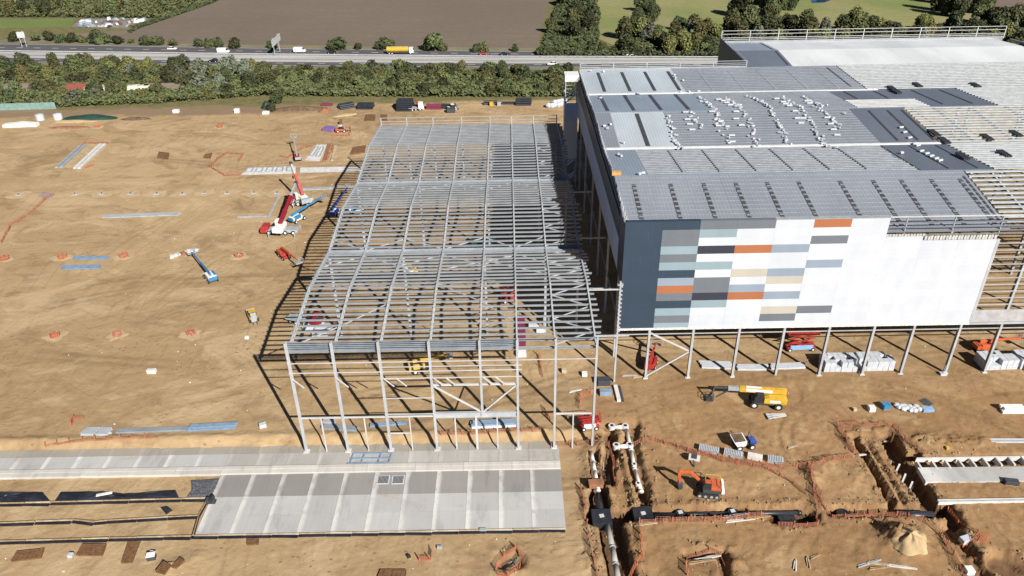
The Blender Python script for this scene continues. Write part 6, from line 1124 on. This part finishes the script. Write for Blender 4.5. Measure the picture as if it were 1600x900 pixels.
scatter([(160.06, 511.89), (179.62, 510.01), (151.25, 427.19), (133.95, 420.64), (123.53, 432.71), (140.47, 462.73)], 16, 'tree', 1.0, 1.7, 'tree in the clump beside the pond meadow', 'trees beside the pond meadow', (0, 1), 4); scatter([(199.01, 519.48), (230.44, 516.41), (208.57, 471.92), (184.78, 468.25)], 10, 'tree', .9, 1.3, 'tree beside the small pond', 'trees beside the pond', (0, 1), 4)
scatter([(251.75, 492.31), (290.63, 488.65), (253.03, 418.92), (230.98, 405.31), (233.63, 445.63)], 20, 'tree', 1.1, 1.8, 'tree at the corner of the dark far field', 'trees by the dark far field', (0, 1), 5); scatter([(53, 489.92), (67.72, 532.33), (62, 557.54), (51.15, 533.95)], 6, 'tree', 1.2, 1.6, 'tree at the top of the meadow', 'trees at the top of the meadow', (0,), 4)
# low undergrowth between the trunks: one mass nobody could count
def undergrowth(P, n, hmax, leaf, mt, label):
    xs_ = [p[0] for p in P]; ys_ = [p[1] for p in P]; vs, fs = [], []; rnd = random.Random(11)
    while len(fs) < n:
        x, y = rnd.uniform(min(xs_), max(xs_)), rnd.uniform(min(ys_), max(ys_))
        if not inpoly(x, y, P): continue
        h = hmax * (.35 + .65 * max(0, .5 + .5 * noise.noise(Vector((x * .16, y * .16, 0))) + .35 * noise.noise(Vector((x * .5, y * .5, 3)))))
        p = Vector((x, y, h * math.sqrt(rnd.random()))); nr = Vector((rnd.gauss(0, .6), rnd.gauss(-.2, .6), 1)).normalized(); u = nr.orthogonal().normalized(); v = nr.cross(u); t_ = rnd.uniform(0, 6.28); u, v = u * math.cos(t_) + v * math.sin(t_), v * math.cos(t_) - u * math.sin(t_); s = leaf * rnd.uniform(.6, 1.4); o = len(vs)
        vs += [p + u * s, p + v * s * .8, p - u * s, p - v * s * .8]; fs.append((o, o + 1, o + 2, o + 3))
    return tag(MB().add(vs, fs).build('undergrowth', mt), label, kind='stuff')
undergrowth([(-251.42, 349.01), (-227.57, 347.5), (-110.1, 336.95), (29.64, 325.17), (27.11, 294.64), (-36.6, 298.3), (-100.64, 302.83), (-136.06, 295.69), (-172.08, 292.87), (-217.17, 293.76)], 80000, 3.3, .55, LEAF[1], 'low undergrowth filling the belt below the motorway')
undergrowth([(47.07, 358.23), (60.7, 392.61), (69.86, 400.28), (76.55, 383.39), (86.36, 401.88), (101.67, 384.19), (121.23, 410.92), (146.78, 440.83), (143.86, 409.15), (161.2, 393.38), (199.4, 393.28), (223.27, 402.95), (256.21, 415.51), (272.98, 399.07), (236.32, 338.66), (13.21, 355.92), (17.18, 379.88), (23.07, 421.65), (36.58, 535.38), (55.3, 533.54), (45.57, 391), (40.25, 363.41)], 40000, 3.2, .7, LEAF[0], 'dark undergrowth of the woods behind the warehouse')
undergrowth([(-341.9, 470.8), (-272.46, 466.87), (-205.72, 457.92), (-196.83, 453.78), (-187.37, 501.3), (-199.56, 571.09), (-421.31, 593.24)], 25000, 3.2, .8, LEAF[1], 'undergrowth of the upper left wood')
# houses and caravans half hidden in the belt, scrap yard clutter
def house(label, c, L, W, rm, wm, rz=0.0, h=2.6):
    t = thing('bungalow', label, 'house', (*c, 0), rz); MB().b2(-L / 2, L / 2, -W / 2, W / 2, 0, h).build('wall', wm, t); MB().add([(-L / 2 - .3, -W / 2 - .3, h), (L / 2 + .3, -W / 2 - .3, h), (L / 2 + .3, W / 2 + .3, h), (-L / 2 - .3, W / 2 + .3, h), (-L / 2 - .3, 0, h + 1.6), (L / 2 + .3, 0, h + 1.6)], [(0, 1, 5, 4), (2, 3, 4, 5), (0, 4, 3), (1, 2, 5), (3, 2, 1, 0)]).build('roof', rm, t)
    for i in range(4): MB().b2(-L / 2 + 1 + i * (L - 2) / 4, -L / 2 + 2 + i * (L - 2) / 4, -W / 2 - .04, -W / 2, 1.0, 2.0).build('window', glass, t)
    return t
cream = mat('cream_render', (.60, .56, .46), .8); rroof = mat('red_tile_roof', (.26, .06, .05), .7); brown_r = mat('brown_roof', (.17, .13, .11), .8)
house('low pink brown building among the trees at the far left', (-199.18, 312.87), 9, 5, brown_r, cream); house('red roofed bungalow among the shrubs', (-174.48, 313.21), 9, 6, rroof, cream, 0, 2.0); house('long brown roofed building among the shrubs', (-138.87, 311.12), 12, 6, brown_r, cream, 0, 2.2)
for k, (x, y) in enumerate([(-168.66, 310.22), (-165.72, 310.05), (-151.2, 310.08), (-147.21, 309.85), (-144.91, 310.59)]):
    t = thing('caravan', 'cream caravan half hidden in the shrubs, ' + ['leftmost of five', 'second of five from the left', 'middle of the five', 'fourth of five from the left', 'rightmost of five'][k], 'caravan', (x, y, 0), .3); MB().prism([(-2.5, .4), (2.5, .4), (2.7, 1.6), (2.2, 3.4), (-2.2, 3.4), (-2.7, 1.6)], -1.2, 1.2).build('body', cream, t, bevel=.1); MB().b2(-1.5, -.4, -1.23, -1.2, 1.6, 2.2).build('window', glass, t); MB().b2(.5, 1.6, -1.23, -1.2, 1.6, 2.2).build('window', glass, t); wheels(t, [(0, -1.0), (0, 1.0)], .35, .2)
for k in range(46):
    x, y = (-238.33, 440.6); u, v = random.random(), random.random(); a, b = (-236.02, 437.24), (-205.24, 434.84); c_, d_ = (-240.12, 457.28), (-203.56, 454.32)
    px = (a[0] + (b[0] - a[0]) * u) * (1 - v) + (c_[0] + (d_[0] - c_[0]) * u) * v; py = (a[1] + (b[1] - a[1]) * u) * (1 - v) + (c_[1] + (d_[1] - c_[1]) * u) * v
    s = random.uniform(.7, 1.15); o = MB().b2(-1.9 * s, 1.9 * s, -.8 * s, .8 * s, .2, .9 * s).b2(-1.0 * s, .9 * s, -.7 * s, .7 * s, .9 * s, 1.5 * s).build('scrap_car', random.choice([white, galv, prime, prime, darksteel, concrete_l, bluesteel, rust])); o.location = (px, py, .12); o.rotation_euler = (0, 0, random.uniform(0, 3.1)); tag(o, 'scrapped vehicle heaped in the small scrap yard beyond the motorway', 'scrap car', 'scrap yard vehicles')
for (x, y), lb in zip([(-315.57, 516.87)], ('white house at the top left corner',)): house(lb, (x, y), 10, 6, brown_r, white, .1, 4)

# clods along the diggings and small litter over the site: uncountable, one object each
def clods(name, pts, m1, label, s0, s1):
    vs, fs = [], []; rnd = random.Random(5)
    for (x, y) in pts:
        s = s0 + (s1 - s0) * rnd.random() ** 2.5; z = gz(x, y) + s * .15; o = len(vs); a_ = rnd.uniform(0, 3.14); ca, sa = math.cos(a_), math.sin(a_)
        for k in (-1, 1):
            for p, q in ((-1, -1), (1, -1), (1, 1), (-1, 1)):
                X, Y = p * s * .5 * rnd.uniform(.5, 1) * (.7 if k > 0 else 1), q * s * .4 * rnd.uniform(.5, 1) * (.7 if k > 0 else 1); vs.append((x + X * ca - Y * sa, y + X * sa + Y * ca, z + k * s * .3 * rnd.uniform(.6, 1)))
        fs += [(o + 3, o + 2, o + 1, o), (o + 4, o + 5, o + 6, o + 7), (o, o + 1, o + 5, o + 4), (o + 1, o + 2, o + 6, o + 5), (o + 2, o + 3, o + 7, o + 6), (o + 3, o, o + 4, o + 7)]
    return tag(MB().add(vs, fs).build(name, m1), label, kind='stuff')
rnd = random.Random(9); cp = []
for pts, hw, dep, sl in TR:
    for a, b in zip(pts[:-1], pts[1:]):
        L = dist(a[:2], b[:2]); nxn, nyn = -(b[1] - a[1]) / L, (b[0] - a[0]) / L
        for i in range(int(L * 9 * min(1, dep / 1.5))):
            u = rnd.random(); sd_ = rnd.choice((-1, 1)) * (hw + sl * .7 + abs(rnd.gauss(0, .9))); cp.append((a[0] + (b[0] - a[0]) * u + nxn * sd_, a[1] + (b[1] - a[1]) * u + nyn * sd_))
clod_m = mat('clay_clods', (.33, .225, .115), .95, 0, .4, .9, bump=.6)
clods('soil_clods', cp, clod_m, 'loose soil clods along the trench edges', .10, .55)
clods('soil_clods', [(rnd.uniform(14, 100), rnd.uniform(54, 113)) for _ in range(1500)], clod_m, 'loose soil clods over the dug ground', .06, .28)
clods('site_litter', [(rnd.uniform(-90, 13), rnd.uniform(104, 270)) for _ in range(150)] + [(rnd.uniform(14, 110), rnd.uniform(56, 128)) for _ in range(110)] + [(rnd.uniform(-80, 8), rnd.uniform(60, 80)) for _ in range(60)], mat('pale_litter', (.62, .60, .56), .7, 0, .4, 2), 'pale scraps of packaging and timber over the site', .10, .38)
undergrowth([(-202.37, 423.86), (-204.06, 437.91), (-185.37, 507.29), (-187.02, 538.15), (-180.39, 519.59), (-181.25, 500.76), (-199.31, 429.71), (-198.97, 420.62)], 5000, 1.6, .45, LEAF[0], 'dark hedge along the left edge of the ploughed field')

sm = [plywood, concrete_l, wood, galv]; rnd = random.Random(4)
for k, (x, y, a_, L) in enumerate([(19.43, 80.71, 0.1, 3.5), (33.94, 81.26, 0.1, 5), (36.44, 81.58, 0.1, 4), (33.21, 82.16, 0.15, 4), (26.86, 75.34, 0.2, 5), (27.14, 74.55, 0.2, 4.5), (26.33, 73.78, 0.15, 4), (49.84, 73.08, 0.3, 4), (51.94, 72.71, -0.2, 5), (53.98, 72.23, -0.2, 4), (50.82, 72.18, 0.1, 3), (14.89, 95.9, 1.4, 3), (15.55, 92.46, 1.5, 2.5), (14.54, 90.04, 1.3, 2), (65.67, 89.85, 1.2, 2.5), (61.86, 93.57, 1, 2), (62.14, 90.64, 1.1, 2), (57.14, 94.88, 0.1, 2.2), (59.91, 100.48, 0, 2.4), (64.77, 100.03, 0, 2.4), (46.69, 96.98, 0.3, 2), (11.45, 112.99, 0.3, 2.5), (15.04, 113.27, 0.6, 2), (22.16, 117.36, 0, 3), (23.92, 116.92, 0.1, 2.5), (-1.2, 75.24, 1, 2), (-0.75, 74.33, 0.6, 2), (-0.19, 75.68, 1.2, 2.2), (41.4, 73.47, 1.4, 2), (39.42, 72.96, 1.2, 2), (42.6, 74.34, 0.4, 1.8)]):
    tag(one('timber_length', MB().beam((-L / 2, 0, .12), (L / 2, .1, .16), .16, .14).beam((-L / 2 + .3, .35, .1), (L / 2 - .2, .28, .1), .12, .1), sm[k % 4], 'loose pair of boards lying about the diggings', 'boards', 'loose boards about the diggings', (x, y, gz(x, y)), a_))
